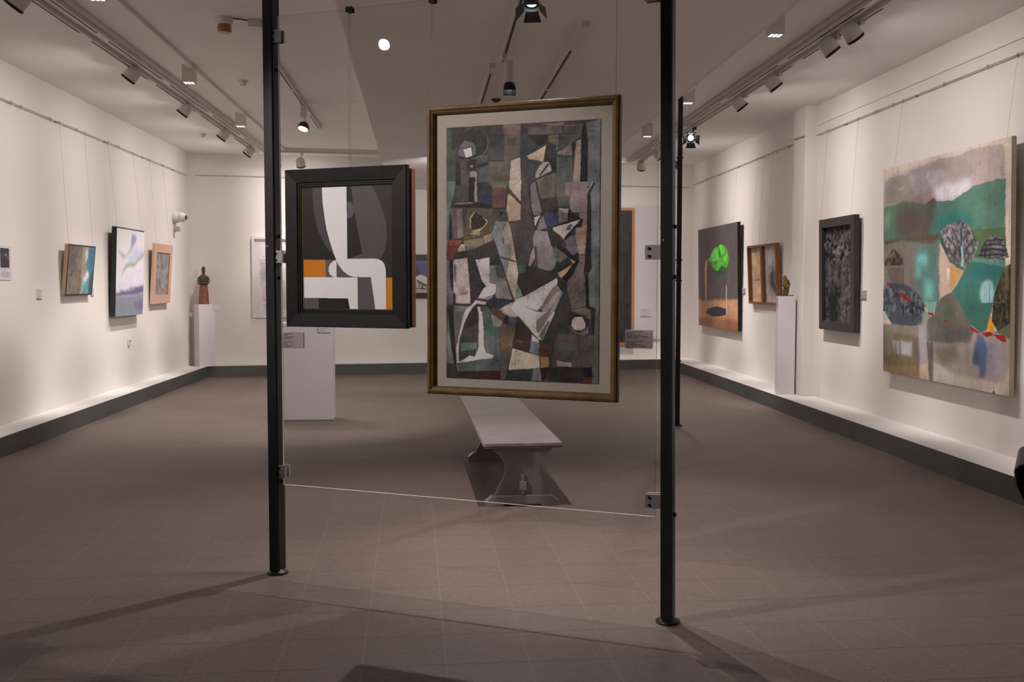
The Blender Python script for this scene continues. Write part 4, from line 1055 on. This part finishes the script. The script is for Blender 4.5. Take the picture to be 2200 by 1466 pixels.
# security camera and its box
t = side('L', 15.72, 2.54, 0, 0.0, 'security_camera', 'white dome security camera high on the left wall near the corner', 'camera')
b = B(); b.m = Matrix.Rotation(PI / 2, 4, 'X'); b.lathe([(0.10, 0.0), (0.10, 0.02), (0.085, 0.05), (0.075, 0.085)], 24); obj('base', b, M['white'], t)
b = B(); b.sphere((0, -0.115, 0), 0.078, 20); obj('ball', b, M['white'], t)
d = Vector((0.10, -0.85, -0.10)); d = Vector((-0.25, -0.93, -0.05)).normalized()
q = Vector((0, -0.115, 0))
b = B(); b.cyl(q + d * 0.045, q + d * 0.080, 0.056, 0.050, 24); obj('lens_hood', b, M['white'], t)
b = B(); b.cyl(q + d * 0.079, q + d * 0.084, 0.040, 0.038, 24); obj('lens', b, M['black'], t)
t = side('L', 15.70, 2.315, 0, 0.0, 'junction_box', 'small beige box on the left wall below the security camera', 'box')
b = B(); b.box(-0.05, 0.05, -0.012, 0.001, -0.02, 0.12); obj('back_plate', b, M['white'], t)
b = B(); b.box(-0.035, 0.035, -0.10, -0.012, 0.01, 0.085); obj('body', b, M['canvas_edge'], t, bevel=0.004)

# picture rails
def rail(label, p, q, n, out):
    p = Vector(p); q = Vector(q)
    t = thing('picture_rail', label, 'picture rail', p)
    b = B(); b.cyl((0, 0, 0), q - p, 0.0055, n=8); obj('rod', b, M['rail'], t)
    for k in range(n):
        c = (q - p) * ((k + 0.5) / n); o = Vector(out)
        b = B(); b.cyl(c, c + o, 0.006, n=8); b.cyl(c + o * 0.75, c + o, 0.016, n=10); obj('bracket', b, M['rail'], t)
rail('thin metal picture rail along the whole left wall', (XL + .03, YR + .1, 3.262), (XL + .03, 16.45, 3.262), 14, (-.031, 0, 0))
rail('thin metal picture rail on the right wall, above the big landscape', (XR - .03, YR + .1, 3.282), (XR - .03, 11.64, 3.282), 10, (.031, 0, 0))
rail('thin metal picture rail on the right wall beyond the pilaster', (XR - .03, 12.12, 3.29), (XR - .03, 17.6, 3.28), 5, (.031, 0, 0))
rail('short piece of picture rail across the pilaster', (4.195, 11.62, 3.27), (4.195, 12.11, 3.288), 2, (.031, 0, 0))
rail('thin metal picture rail along the back wall', (XL + .12, yb(XL + .12) - .03, 3.282), (XR - .05, yb(XR - .05) - .03, 3.25), 9, (-.0042, .031, 0))

def empty_hook(wall, y, z=3.262):
    t = side(wall, y, z, 0, 0.03, 'rail_hook', 'unused wire hook on the picture rail of the %s wall' % ('left' if wall == 'L' else 'right'), 'hook',)
    t['group'] = 'unused hooks on the %s rail' % ('left' if wall == 'L' else 'right')
    hb = B()
    pts = [(0.0, 0.012 * math.cos(a), 0.012 * math.sin(a)) for a in np.linspace(-1.1, PI + 1.1, 9)]
    hb.tube(pts, 0.0027, 6); obj('hook_bend', hb, M['rail'], t)
    hb = B(); hb.cyl((0, -0.002, -0.03), (0, -0.002, -0.012), 0.0045, n=8); obj('wire_stop', hb, M['rail'], t)
for y in (9.97, 10.20, 10.91, 11.66, 13.10): empty_hook('L', y)
for y in (7.885, 8.595, 9.605, 9.999): empty_hook('R', y, 3.282)
for y in (13.09, 13.40): empty_hook('R', y, 3.285)

# ------------------------------------------------------------------ things against the back wall
RB = math.atan(0.14)
def backat(x, z, off, name, label, cat): return thing(name, label, cat, (x, yb(x) - off, z), (0, 0, RB))
t = backat(-2.44, 0.955, 0.05, 'framed_drawing', 'grey and black drawing in a wide white box frame behind the left post', 'drawing')
w, h = 1.60, 1.34
b = B(); b.frame(w, h, [(0, 0.045), (0, 0), (0.04, 0), (0.04, 0.035)]); obj('frame', b, M['white'], t)
b = B(); b.box(-w / 2 + .03, w / 2 - .03, 0.028, 0.04, 0.03, h - .03); obj('mat_board', b, M['paper'], t)
canvas('picture', raster('DRAWING', 150, 150, 1.5, 0.02, 0.2, 1.0, 81, 0.0, 0.3, 0.6), w - .25, h - .24, M['paint'], t, 0.026, 0.12)
t = backat(-0.55, 1.276, 0.05, 'framed_photograph', 'picture of a standing pigeon in a black frame on the back wall', 'picture')
w, h = 1.30, 0.742
b = B(); b.frame(w, h, [(0, 0.045), (0, 0), (0.09, 0), (0.09, 0.03)]); obj('frame', b, M['black'], t)
cv = canvas('picture', raster('PIGEON', 160, 100, 1.5, 0.004, 0.08, 0.6, 91), 1.02, 0.566, M['flatpaint'], t, 0.02, 0.085)
cv.location.x = -0.198 + 0.0
b = B(); b.box(0.30, 0.57, 0.021, 0.03, 0.085, 0.66); obj('picture_margin', b, M['paper'], t)
t = backat(2.92, 0.535, 0.03, 'display_board', 'tall white display board leaning on the back wall, right of the gilt frame', 'board')
b = B(); b.box(-0.93, 0.93, 0, 0.028, 0, 2.385); obj('panel', b, M['pedestal'], t)
t = backat(2.78, 0.428, 0.066, 'framed_painting', 'tall dark painting in an orange wooden frame on the white board', 'painting')
b = B(); b.frame(1.06, 2.44, [(0, 0.03), (0, -0.01), (0.05, -0.01), (0.05, 0.02)]); obj('frame', b, M['orange'], t)
b = B(); b.box(-0.50, 0.50, 0.008, 0.02, 0.04, 2.40); obj('picture', b, M['bigdark'], t)
t = backat(3.525, 0.942, 0.034, 'wall_label', 'small white label on the white display board', 'label')
b = B(); b.box(-0.10, 0.10, -0.008, 0.002, 0, 0.14); obj('plate', b, M['paper'], t)
b = B(); print_lines(b, [.13, .09, .14, .12, 0, .13, .10], -0.075, 0.125, 0.018, 0.006, -0.0082, seed=4); obj('lettering', b, M['faint'], t)

# ------------------------------------------------------------------ pedestals and sculptures
a = 0.26; ph = math.radians(32)
cx, cy = -4.0 + a / 2 * (math.cos(ph) - math.sin(ph)), 16.27 + a / 2 * (math.sin(ph) + math.cos(ph))
t = thing('pedestal', 'slim white pedestal in the far left corner under the red brown figure', 'pedestal', (cx, cy, 0.18), (0, 0, ph))
b = B(); b.box(-a / 2, a / 2, -a / 2, a / 2, 0, 1.005); obj('column', b, M['pedestal'], t, bevel=0.003)
b = B(); b.box(0.105, 0.235, -a / 2 - 0.012, -a / 2 - 0.001, 0.925, 1.005); obj('label_card', b, M['paper'], t)
t = thing('figurine', 'robed clay figure with red brown skirt and dark folded arms on the corner pedestal', 'sculpture', (cx, cy, 1.185), (0, 0, 0.2))
b = B(); b.lathe([(0.082, 0), (0.080, 0.03), (0.074, 0.15), (0.066, 0.26), (0.060, 0.30), (0.058, 0.315)], 24, 0, 1.0, 0.8)
obj('skirt', b, M['clay'], t)
b = B(); b.lathe([(0.058, 0.305), (0.068, 0.335), (0.074, 0.38), (0.077, 0.42), (0.072, 0.448), (0.052, 0.468), (0.030, 0.480)], 24, 0, 1.0, 0.72)
for s in (-1, 1):
    b.tube([(s * 0.066, 0.0, 0.44), (s * 0.080, -0.018, 0.385), (s * 0.066, -0.045, 0.335), (-s * 0.02, -0.058, 0.350)], 0.019, 10)
obj('torso', b, M['clay_dark'], t)
b = B(); b.lathe([(0.030, 0.470), (0.024, 0.490), (0.030, 0.515), (0.035, 0.548), (0.033, 0.580), (0.022, 0.603), (0.008, 0.612)], 18, 0, 0.88, 1.0); obj('head', b, M['clay_dark'], t)

a = 0.21; ph = math.radians(-12)
cx, cy = 3.988 + a / 2 * (math.cos(ph) - math.sin(ph)), 11.85 + a / 2 * (math.sin(ph) + math.cos(ph))
t = thing('pedestal', 'tall white pedestal on the right ledge under the golden statuette', 'pedestal', (cx, cy, 0.18), (0, 0, ph))
b = B(); b.box(-a / 2, a / 2, -a / 2, a / 2, 0, 1.197); obj('column', b, M['pedestal'], t, bevel=0.003)
b = B(); b.box(-a / 2 - 0.009, -a / 2 - 0.001, -0.10, 0.0, 1.07, 1.185); obj('label_card', b, M['acrylic'], t)
t = thing('statuette', 'small golden bronze statuette of a hunched seated figure', 'sculpture', (cx - 0.012, cy, 1.377), (0, 0, 0.1))
b = B(); b.box(-0.085, 0.085, -0.07, 0.07, 0, 0.012); obj('plinth', b, M['clay_dark'], t)
b = B()
rd = random.Random(4)
prof = [(0.040, 0.010), (0.044, 0.03), (0.036, 0.065), (0.040, 0.10), (0.042, 0.135), (0.036, 0.165), (0.028, 0.19), (0.026, 0.215), (0.022, 0.24), (0.010, 0.258)]
vs = []; n = 22
for r, z in prof:
    for i in range(n):
        an = 2 * PI * i / n; rr = r * (1 + 0.20 * math.sin(3 * an + 26 * z) + 0.12 * math.sin(5 * an - 60 * z) + 0.08 * math.sin(9 * an + 90 * z))
        vs.append((0.012 * math.sin(z * 15) + rr * 0.85 * math.cos(an), rr * 0.85 * math.sin(an) - 0.05 * z, z))
b.add(vs, [(k * n + i, k * n + (i + 1) % n, (k + 1) * n + (i + 1) % n, (k + 1) * n + i) for k in range(len(prof) - 1) for i in range(n)] + [tuple(range((len(prof) - 1) * n, len(prof) * n))], 0, True)
b.tube([(-0.034, -0.01, 0.18), (-0.044, -0.04, 0.13), (-0.012, -0.055, 0.10), (0.014, -0.05, 0.135)], 0.010, 8)
b.tube([(0.034, -0.005, 0.175), (0.040, -0.038, 0.145), (0.014, -0.045, 0.20)], 0.010, 8)
b.tube([(-0.022, -0.02, 0.07), (-0.016, -0.055, 0.078), (-0.016, -0.05, 0.012)], 0.012, 8)
obj('body', b, M['bronze'], t)

t = thing('pedestal', 'wide white pedestal standing on the floor behind the left post', 'pedestal', (-1.607, 11.265, 0), (0, 0, 0.03))
b = B(); b.box(-0.32, 0.32, -0.15, 0.15, 0.012, 1.05); b.box(-0.31, 0.31, -0.14, 0.14, 0, 0.012); obj('body', b, M['pedestal'], t, bevel=0.003)
b = B(); b.box(-0.32, 0.32, -0.15, 0.15, 1.054, 1.09); obj('top_board', b, M['pedestal'], t, bevel=0.003)
b = B(); b.box(0.165, 0.30, -0.164, -0.151, 0.985, 1.046); print_lines(b, [.09, .06], 0.185, 1.03, 0.02, 0.007, -0.1642, 1, 5); obj('label_card', b, [M['paper'], M['faint']], t)

# ------------------------------------------------------------------ bench
t = thing('bench', 'glossy grey wooden trestle bench behind the glass under the gilt frame', 'bench', (0.505, 6.745, 0), (0, 0, 0.046))
b = B()
b.box(-0.275, 0.275, -0.03, 2.86, 0.417, 0.432); b.box(-0.268, 0.268, -0.022, 2.852, 0.405, 0.417); b.box(-0.272, 0.272, -0.027, 2.857, 0.432, 0.441)
obj('seat_board', b, M['bench'], t, bevel=0.004)
def leg(y):
    side_ = [(0.205, 0.405), (0.200, 0.385), (0.165, 0.355), (0.135, 0.315), (0.121, 0.27), (0.121, 0.225), (0.135, 0.18), (0.165, 0.13), (0.185, 0.085), (0.19, 0.062)]
    poly = [(x, z) for x, z in side_] + [(-x, z) for x, z in reversed(side_)]
    b = B(); b.prism(poly, y, y + 0.045); o = obj('leg', b, M['bench'], t, bevel=0.004)
    f = [(0.19, 0.075), (0.215, 0.068), (0.238, 0.045), (0.255, 0.035), (0.258, 0.0), (0.13, 0.0), (0.125, 0.012), (-0.125, 0.012), (-0.13, 0.0), (-0.258, 0.0), (-0.255, 0.035), (-0.238, 0.045), (-0.215, 0.068), (-0.19, 0.075)]
    b = B(); b.prism(f, y - 0.016, y + 0.061); obj('foot', b, M['bench'], o, bevel=0.004)
    b = B(); b.box(-0.024, 0.024, y - 0.045, y, 0.115, 0.175); b.box(-0.010, 0.010, y - 0.030, y - 0.012, 0.085, 0.225); obj('wedged_tenon', b, M['bench'], o, bevel=0.003)
leg(0.02); leg(1.80)
b = B(); b.box(-0.02, 0.02, 0.06, 1.80, 0.11, 0.18); obj('stretcher', b, M['bench'], t, bevel=0.003)

# dark lectern whose corner reaches into the picture at the right
t = thing('lectern', 'black lectern head cut by the right edge of the photo', 'lectern', (1.677, 2.30, 0), (0, 0, -0.56))
b = B(); b.prism([(-0.272, 1.066), (-0.266, 1.02), (-0.235, 0.955), (0.25, 0.91), (0.30, 1.02), (0.30, 1.16), (-0.05, 1.175)], -0.05, 0.30); obj('head', b, M['black'], t, bevel=0.012)
b = B(); b.cyl((0.10, 0.12, 0.03), (0.10, 0.12, 0.98), 0.035, n=20); obj('column', b, M['black'], t)
b = B(); b.lathe([(0.20, 0), (0.20, 0.02), (0.05, 0.04)], 28); o = obj('base', b, M['black'], t); o.location = (0.10, 0.12, 0)

# ------------------------------------------------------------------ ceiling tracks
def track(label, x0, y0, x1, y1, z, w, dpt, slots, bars=None):
    """slots: list of (from, to) along the length; bars: sideways offsets of the track profiles"""
    p = Vector((x0, y0, z)); d = Vector((x1 - x0, y1 - y0, 0)); L = d.length
    t = thing('ceiling_track', label, 'light track', p, (0, 0, math.atan2(d.y, d.x)))
    if bars:
        b = B(); b.box(0, L, -w / 2, w / 2, -dpt, 0); obj('tray', b, M['lampwhite'], t)
        z0 = -dpt
    else:
        bars = (0.0,); z0 = 0.0
    for o_ in bars:
        b = B(); b.box(0, L, o_ - 0.022, o_ + 0.022, z0 - 0.034, z0); obj('rail_profile', b, M['lampwhite'], t, bevel=0.002)
        for s0, s1 in slots:
            b = B(); b.box(s0, s1, o_ - 0.008, o_ + 0.008, z0 - 0.0352, z0 - 0.033); obj('slot', b, M['slot'], t)
    return t
def segs(L, n, gap): return [(k * L / n + gap, (k + 1) * L / n - gap) for k in range(n)]
track('long double light track on the left of the ceiling', -2.94, 16.05, -2.94, -4.5, H, 0.27, 0.040, segs(20.5, 11, 0.14), (-0.055, 0.085))
track('long double light track on the right of the ceiling', 3.16, -4.5, 3.16, 16.9, H, 0.27, 0.040, segs(21.4, 11, 0.14), (-0.055, 0.085))
track('light track across the ceiling before the back wall, left', -2.78, 15.95, -0.98, 16.2, H, 0.22, 0.03, [], (0.0,))
track('light track across the ceiling before the back wall, right', 1.98, 16.75, 3.0, 16.9, H, 0.22, 0.03, [], (0.0,))
track('short light track left of the lowered ceiling, above a small spotlight', -1.64, 9.75, -1.735, 13.75, H, 0, 0, [(0.12, 1.2), (1.26, 2.6), (2.85, 3.9)])
track('light track on the lowered ceiling holding the spotlight with barn doors', 0.425, 3.6, 0.388, 7.16, 3.12, 0, 0, [(0.1, 3.5)])
track('light track on the lowered ceiling starting beside the white cylinder spotlight', 0.322, 7.30, 0.255, 10.4, 3.12, 0, 0, [(0.2, 3.0)])
track('rightmost light track on the lowered ceiling', 0.835, 6.1, 0.765, 9.8, 3.12, 0, 0, [(0.63, 1.93), (2.02, 3.6)])

LAMPCOL = (1.0, 0.885, 0.865)
def spot(name, parent, loc, target, watts, size, blend=0.6, rad=0.035, col=LAMPCOL):
    l = bpy.data.lights.new(name, 'SPOT'); l.energy = watts; l.spot_size = math.radians(size); l.spot_blend = blend
    l.shadow_soft_size = rad; l.color = col
    o = bpy.data.objects.new(name, l); COL.objects.link(o)
    d = Vector(target) - Vector(loc)
    o.location = Vector(loc) - Vector(parent.location); o.rotation_euler = d.to_track_quat('-Z', 'Y').to_euler(); o.parent = parent
    return o

def washer(name, parent, loc, rz, watts, col=LAMPCOL):
    """wall-washer photometry: intensity grows towards the foot of the wall (local +x faces the wall)"""
    l = bpy.data.lights.new(name, 'POINT'); l.energy = watts; l.shadow_soft_size = 0.03; l.color = col; l.use_nodes = True
    t = l.node_tree; em = t.nodes['Emission']
    tc = t.nodes.new('ShaderNodeTexCoord'); sx = t.nodes.new('ShaderNodeSeparateXYZ'); t.links.new(tc.outputs['Normal'], sx.inputs[0])
    def mth(op, a, b=None):
        x = t.nodes.new('ShaderNodeMath'); x.operation = op
        for i, q in enumerate((a, b)):
            if q is None: continue
            if isinstance(q, (int, float)): x.inputs[i].default_value = q
            else: t.links.new(q, x.inputs[i])
        return x.outputs[0]
    def step(v, a, b):
        m = t.nodes.new('ShaderNodeMapRange'); m.interpolation_type = 'SMOOTHSTEP'
        m.inputs['From Min'].default_value = a; m.inputs['From Max'].default_value = b
        t.links.new(v, m.inputs['Value']); return m.outputs['Result']
    x = mth('MULTIPLY', sx.outputs['X'], SGN); z = mth('MULTIPLY', sx.outputs['Z'], SGN)
    sn = mth('SQRT', mth('MAXIMUM', mth('SUBTRACT', 1.0, mth('MULTIPLY', z, z)), 0.0025))
    down = step(mth('MULTIPLY', z, -1.0), -0.60, 0.45)
    ahead = step(mth('DIVIDE', x, sn), 0.34, 0.92)
    g = mth('MULTIPLY', mth('POWER', mth('MAXIMUM', sn, 0.45), -3.1), step(sn, 0.22, 0.54))
    t.links.new(mth('MULTIPLY', mth('MULTIPLY', down, ahead), g), em.inputs['Strength'])
    o = bpy.data.objects.new(name, l); COL.objects.link(o)
    o.location = Vector(loc) - Vector(parent.location); o.rotation_euler = (0, 0, rz); o.parent = parent
    return o
SGN = 1.0

def drum(label, c, target, mount, watts, size=0, group='drum spotlights on the ceiling tracks', lens='lens', r=0.070, swing=0.0):
    """short white drum with a black rim on an arm below the track"""
    c = Vector(c); d = (Vector(target) - c).normalized()
    t = thing('track_spotlight', label, 'spotlight', c)
    t['group'] = group
    b = B(); b.m = d.to_track_quat('Z', 'Y').to_matrix().to_4x4()
    b.lathe([(r * .30, -0.085), (r * .62, -0.078), (r * .86, -0.062), (r * .98, -0.040), (r, -0.015), (r, 0.045)], 26); obj('drum', b, M['lampwhite'], t)
    b = B(); b.cyl(d * 0.045, d * 0.066, r * 1.03, r * 1.03, 26, cap=False); b.cyl(d * 0.046, d * 0.047, r, r, 24); obj('black_rim', b, M['black'], t)
    b = B(); b.cyl(d * 0.048, d * 0.050, r * 0.6, r * 0.6, 20); obj('lens', b, M[lens], t)
    m = Vector(mount) - c
    b = B(); b.box(m.x - 0.016, m.x + 0.016, m.y - 0.055, m.y + 0.055, m.z - 0.028, m.z); obj('adapter', b, M['lampwhite'], t)
    b = B(); b.tube([m + Vector((0, 0, -0.02)), Vector((m.x * 0.6, 0.0, max(0.02, m.z - 0.03))), d * -0.05], 0.012, 10); obj('arm', b, M['lampwhite'], t)
    if watts:
        if size: spot('lamp', t, c + d * 0.085, target, watts, size)
        else: washer('lamp', t, c + d * 0.085, math.atan2(d.y, d.x) if abs(d.x) < 0.2 else (0 if d.x > 0 else PI) + swing, watts)
    return t

WW = 29.5
ordl = ['nearest in view', 'second in view', 'third in view', 'fourth in view', 'farthest, near the back corner']
for k, y in enumerate((7.31, 9.81, 11.74, 13.69, 15.40)):
    drum('white drum spotlight on the left ceiling track, ' + ordl[k], (-3.0, y, 3.51), (XL, y + 0.05, 2.0), (-2.995, y, 3.566), WW)
for k, (y, z, nm) in enumerate(((7.72, 3.49, 'nearest in view'), (8.19, 3.49, 'second in view'), (9.62, 3.478, 'third in view'), (10.74, 3.48, 'fourth in view'),
                                (14.89, 3.45, 'the one before the farthest'), (16.22, 3.45, 'farthest, at the back wall'))):
    drum('white drum spotlight on the right ceiling track, ' + nm, (3.15, y, z), (XR, y + (0.3 if k == 0 else 0.0), 2.0) if k < 5 else (3.35, 17.55, 2.0), (3.215, y, 3.566), WW * (0.55, 0.55, 0.72, 1.2, 1.5, 1.0)[k], swing=(0, 0, 0, 0.45, 0.05, 0)[k])
drum('left of the two white drum spotlights aimed at the back wall', (-2.70, 16.04, 3.43), (-2.75, 16.8, 2.0), (-2.65, 15.97, 3.576), WW * 0.42, group='drum spotlights before the back wall')
drum('right of the two white drum spotlights aimed at the back wall', (-2.33, 16.08, 3.43), (-2.25, 16.9, 2.0), (-2.30, 16.02, 3.576), WW * 0.42, group='drum spotlights before the back wall')
# lamps out of view; the two side drums are added for light, unseen
drum('added white drum spotlight on the left track, just outside the left edge of the photo', (-3.0, 5.2, 3.51), (XL, 5.2, 2.0), (-2.995, 5.2, 3.566), WW)
drum('added white drum spotlight on the right track, just outside the right edge of the photo', (3.15, 5.5, 3.48), (XR, 5.5, 2.0), (3.215, 5.5, 3.566), WW)
drum('white drum spotlight turned towards the glass from behind the visitor', (-2.72, 3.19, 3.42), (-0.05, 4.86, 1.55), (-2.995, 3.19, 3.566), 300, 44, lens='lens', r=0.055)

def barndoor(label, c, target, mount, watts, size, lens, scale=1.0, blend=0.5, body='black', length=0.10, flare=1.0, off=0.088):
    c = Vector(c); d = (Vector(target) - c).normalized(); s = scale
    t = thing('track_spotlight', label, 'spotlight', c)
    up = Vector((0, 0, 1)); rt = d.cross(up).normalized(); u = rt.cross(d)
    b = B(); b.cyl(d * -length * s, d * 0.0, 0.045 * s, 0.050 * s, 20); obj('body', b, M[body], t)
    b = B(); b.cyl(d * -0.01 * s, d * 0.03 * s, 0.056 * s, 0.058 * s, 20, cap=False); obj('bezel', b, M['black'], t)
    b = B(); b.cyl(d * 0.001 * s, d * 0.004 * s, 0.036 * s, 0.036 * s, 20); obj('lens', b, M[lens], t)
    for a, e in ((u, rt), (-u, rt), (rt, u), (-rt, u)):
        q0 = d * 0.03 * s + a * 0.055 * s; q1 = d * 0.085 * s + a * (0.055 + 0.05 * flare) * s
        vs = [q0 - e * 0.045 * s, q0 + e * 0.045 * s, q1 + e * 0.065 * s, q1 - e * 0.065 * s]
        vs += [v + a * 0.003 for v in vs]
        b = B(); b.add(vs, [(0, 1, 2, 3), (7, 6, 5, 4), (0, 4, 5, 1), (1, 5, 6, 2), (2, 6, 7, 3), (3, 7, 4, 0)]); obj('barn_door', b, M['black'], t)
    m = Vector(mount) - c
    b = B(); b.box(m.x - 0.018, m.x + 0.018, m.y - 0.05, m.y + 0.05, m.z - 0.03, m.z); obj('adapter', b, M['black' if body == 'black' else 'lampwhite'], t)
    b = B(); b.tube([m + Vector((0, 0, -0.02)), d * -0.05 * s + u * 0.03 * s], 0.010, 10); obj('arm', b, M['black' if body == 'black' else 'lampwhite'], t)
    if watts: spot('lamp', t, c + d * off * s, target, watts, size, blend, 0.02)
    return t
barndoor('black spotlight with barn doors at the top edge, lens towards the viewer', (0.436, 5.26, 2.985), (0.24, 4.2, 0.0), (0.414, 5.33, 3.085), 75, 86, 'lens_far', 0.72, off=0.06)
barndoor('white cylinder spotlight with black barn doors under the lowered ceiling', (0.395, 6.46, 2.80), (0.36, 5.6, 0.0), (0.383, 6.86, 3.085), 140, 112, 'lens_far', 0.62, 0.5, 'lampwhite', 0.26, 0.10)
barndoor('black spotlight with barn doors on the right track, lens towards the viewer', (3.15, 12.90, 3.42), (2.4, 9.0, 1.2), (3.215, 12.98, 3.566), 40, 60, 'lens_far', 1.0)

barndoor('added white cylinder spotlight on the rightmost lowered track, unseen behind the gilt frame', (0.78, 8.95, 2.90), (-1.55, 11.1, 0.62), (0.783, 9.1, 3.085), 270, 64, 'lens_far', 0.85, 0.7, 'lampwhite', 0.24)  # added unseen lamp that brightens the wide pedestal and far floor
drum('added white drum spotlight, unseen behind the gilt frame, aimed at the back wall', (0.28, 12.0, 3.0), (-0.4, 17.1, 1.5), (0.29, 11.95, 3.12), 260, 92)  # added unseen lamp that fills the middle of the back wall
t = thing('track_spotlight', 'small black spotlight under a white transformer box, left of the lowered ceiling', 'spotlight', (-1.68, 11.9, 3.40))
b = B(); b.box(-0.03, 0.03, -0.07, 0.07, 0.06, 0.202); obj('transformer_box', b, M['lampwhite'], t, bevel=0.004)
b = B(); b.tube([(0, 0, 0.07), (0.02, -0.01, 0.01)], 0.007, 8); obj('arm', b, M['lampwhite'], t)
b = B(); b.m = Matrix.Translation((0, -0.02, -0.045)) @ Matrix.Rotation(-0.35, 4, 'X') @ Matrix.Rotation(0.25, 4, 'Y'); b.lathe([(0.068, -0.03), (0.066, 0.0), (0.052, 0.035), (0.025, 0.055)], 20)
obj('shade', b, M['black'], t)
b = B(); b.m = Matrix.Translation((0, -0.02, -0.045)) @ Matrix.Rotation(-0.35, 4, 'X') @ Matrix.Rotation(0.25, 4, 'Y'); b.cyl((0, 0, -0.034), (0, 0, -0.031), 0.056, n=20)
obj('lens', b, M['lens_far'], t)
spot('lamp', t, (-1.68, 11.86, 3.30), (-1.5, 11.3, 0), 30, 80)

# square downlights
def downlight(label, x, y, watts=6.0):
    t = thing('downlight', label, 'ceiling light', (x, y, H), (0, 0, 0.03)); t['group'] = 'square downlights'
    b = B(); b.box(-0.058, 0.058, -0.058, 0.058, -0.165, 0.0); obj('housing', b, M['lampwhite'], t, bevel=0.002)
    b = B()
    for i in range(3):
        for j in range(2):
            b.box(-0.048 + i * 0.034, -0.048 + i * 0.034 + 0.022, -0.042 + j * 0.048, -0.042 + j * 0.048 + 0.034, -0.1665, -0.165)
    obj('light_cells', b, M['led'], t)
    l = bpy.data.lights.new('lamp', 'SPOT'); l.energy = watts; l.spot_size = math.radians(110); l.spot_blend = 0.8; l.shadow_soft_size = 0.05; l.color = (1, 0.93, 0.88)
    o = bpy.data.objects.new('lamp', l); COL.objects.link(o); o.location = (0, 0, -0.18); o.parent = t
downlight('square white downlight at the top edge, left of the black frame', -2.40, 7.12)
downlight('square white downlight beside the left track, middle one', -2.51, 10.0, 14)
downlight('square white downlight beside the left track, farthest one', -2.57, 12.70, 210)
downlight('square white downlight right of the lowered ceiling, nearest one', 2.57, 7.80)
downlight('square white downlight behind the lone post', 2.59, 10.75, 14)
downlight('square white downlight right of the lowered ceiling, farthest one', 2.64, 13.2, 210)

# ceiling fittings
t = thing('alarm_beacon', 'amber and clear alarm beacon on the ceiling left of the post', 'beacon', (-1.774, 8.19, H))
b = B(); b.lathe([(0.062, -0.055), (0.066, -0.03), (0.066, 0.0)], 24); obj('clear_base', b, M['white'], t)
b = B(); b.lathe([(0.046, -0.118), (0.054, -0.112), (0.056, -0.075), (0.046, -0.068), (0.050, -0.056)], 24); obj('amber_lens', b, M['amber'], t)
b = B(); b.tube([(-0.07, 0, -0.004), (0.03, 0.0, -0.006), (0.12, 0.02, -0.004), (0.19, 0.06, -0.01)], 0.004, 6); obj('cable', b, M['slot'], t)
t = thing('junction_box', 'white conduit box on the ceiling touching the left post', 'box', (-1.55, 8.26, H))
b = B(); b.box(-0.045, 0.045, -0.05, 0.05, -0.06, 0); obj('body', b, M['lampwhite'], t, bevel=0.006)
b = B(); b.cyl((0.045, 0, -0.03), (0.17, -0.02, -0.16), 0.03, 0.03, 12); obj('conduit', b, M['lampwhite'], t)
def detector(label, x, y, z, mat, s=1.0):
    t = thing('smoke_detector', label, 'smoke detector', (x, y, z))
    b = B(); b.lathe([(0.02 * s, -0.05 * s), (0.03 * s, -0.042 * s), (0.033 * s, -0.02 * s), (0.05 * s, -0.016 * s), (0.052 * s, 0)], 20); obj('body', b, M[mat], t)
detector('small round smoke detector on the ceiling below the amber beacon', -2.132, 10.68, H, 'lampwhite', 1.1)
detector('tiny round smoke detector on the ceiling near the left back corner', -3.47, 14.5, H, 'lampwhite', 0.9)
detector('small dark smoke detector just above the gilt frame', 0.417, 8.70, 3.12, 'darkframe', 0.8)

# ------------------------------------------------------------------ world, exposure
w = bpy.data.worlds.new('world'); SC.world = w; w.use_nodes = True
w.node_tree.nodes['Background'].inputs[0].default_value = (0.9, 0.85, 0.8, 1); w.node_tree.nodes['Background'].inputs[1].default_value = 0.0
SC.view_settings.view_transform = 'Standard'; SC.view_settings.look = 'None'; SC.view_settings.gamma = 1.0
SC.view_settings.exposure = 0.0
SC.view_settings.use_curve_mapping = False
try:
    SC.cycles.use_denoising = True; SC.cycles.max_bounces = 10; SC.cycles.transparent_max_bounces = 12; SC.cycles.sample_clamp_indirect = 6.0
except Exception:
    pass
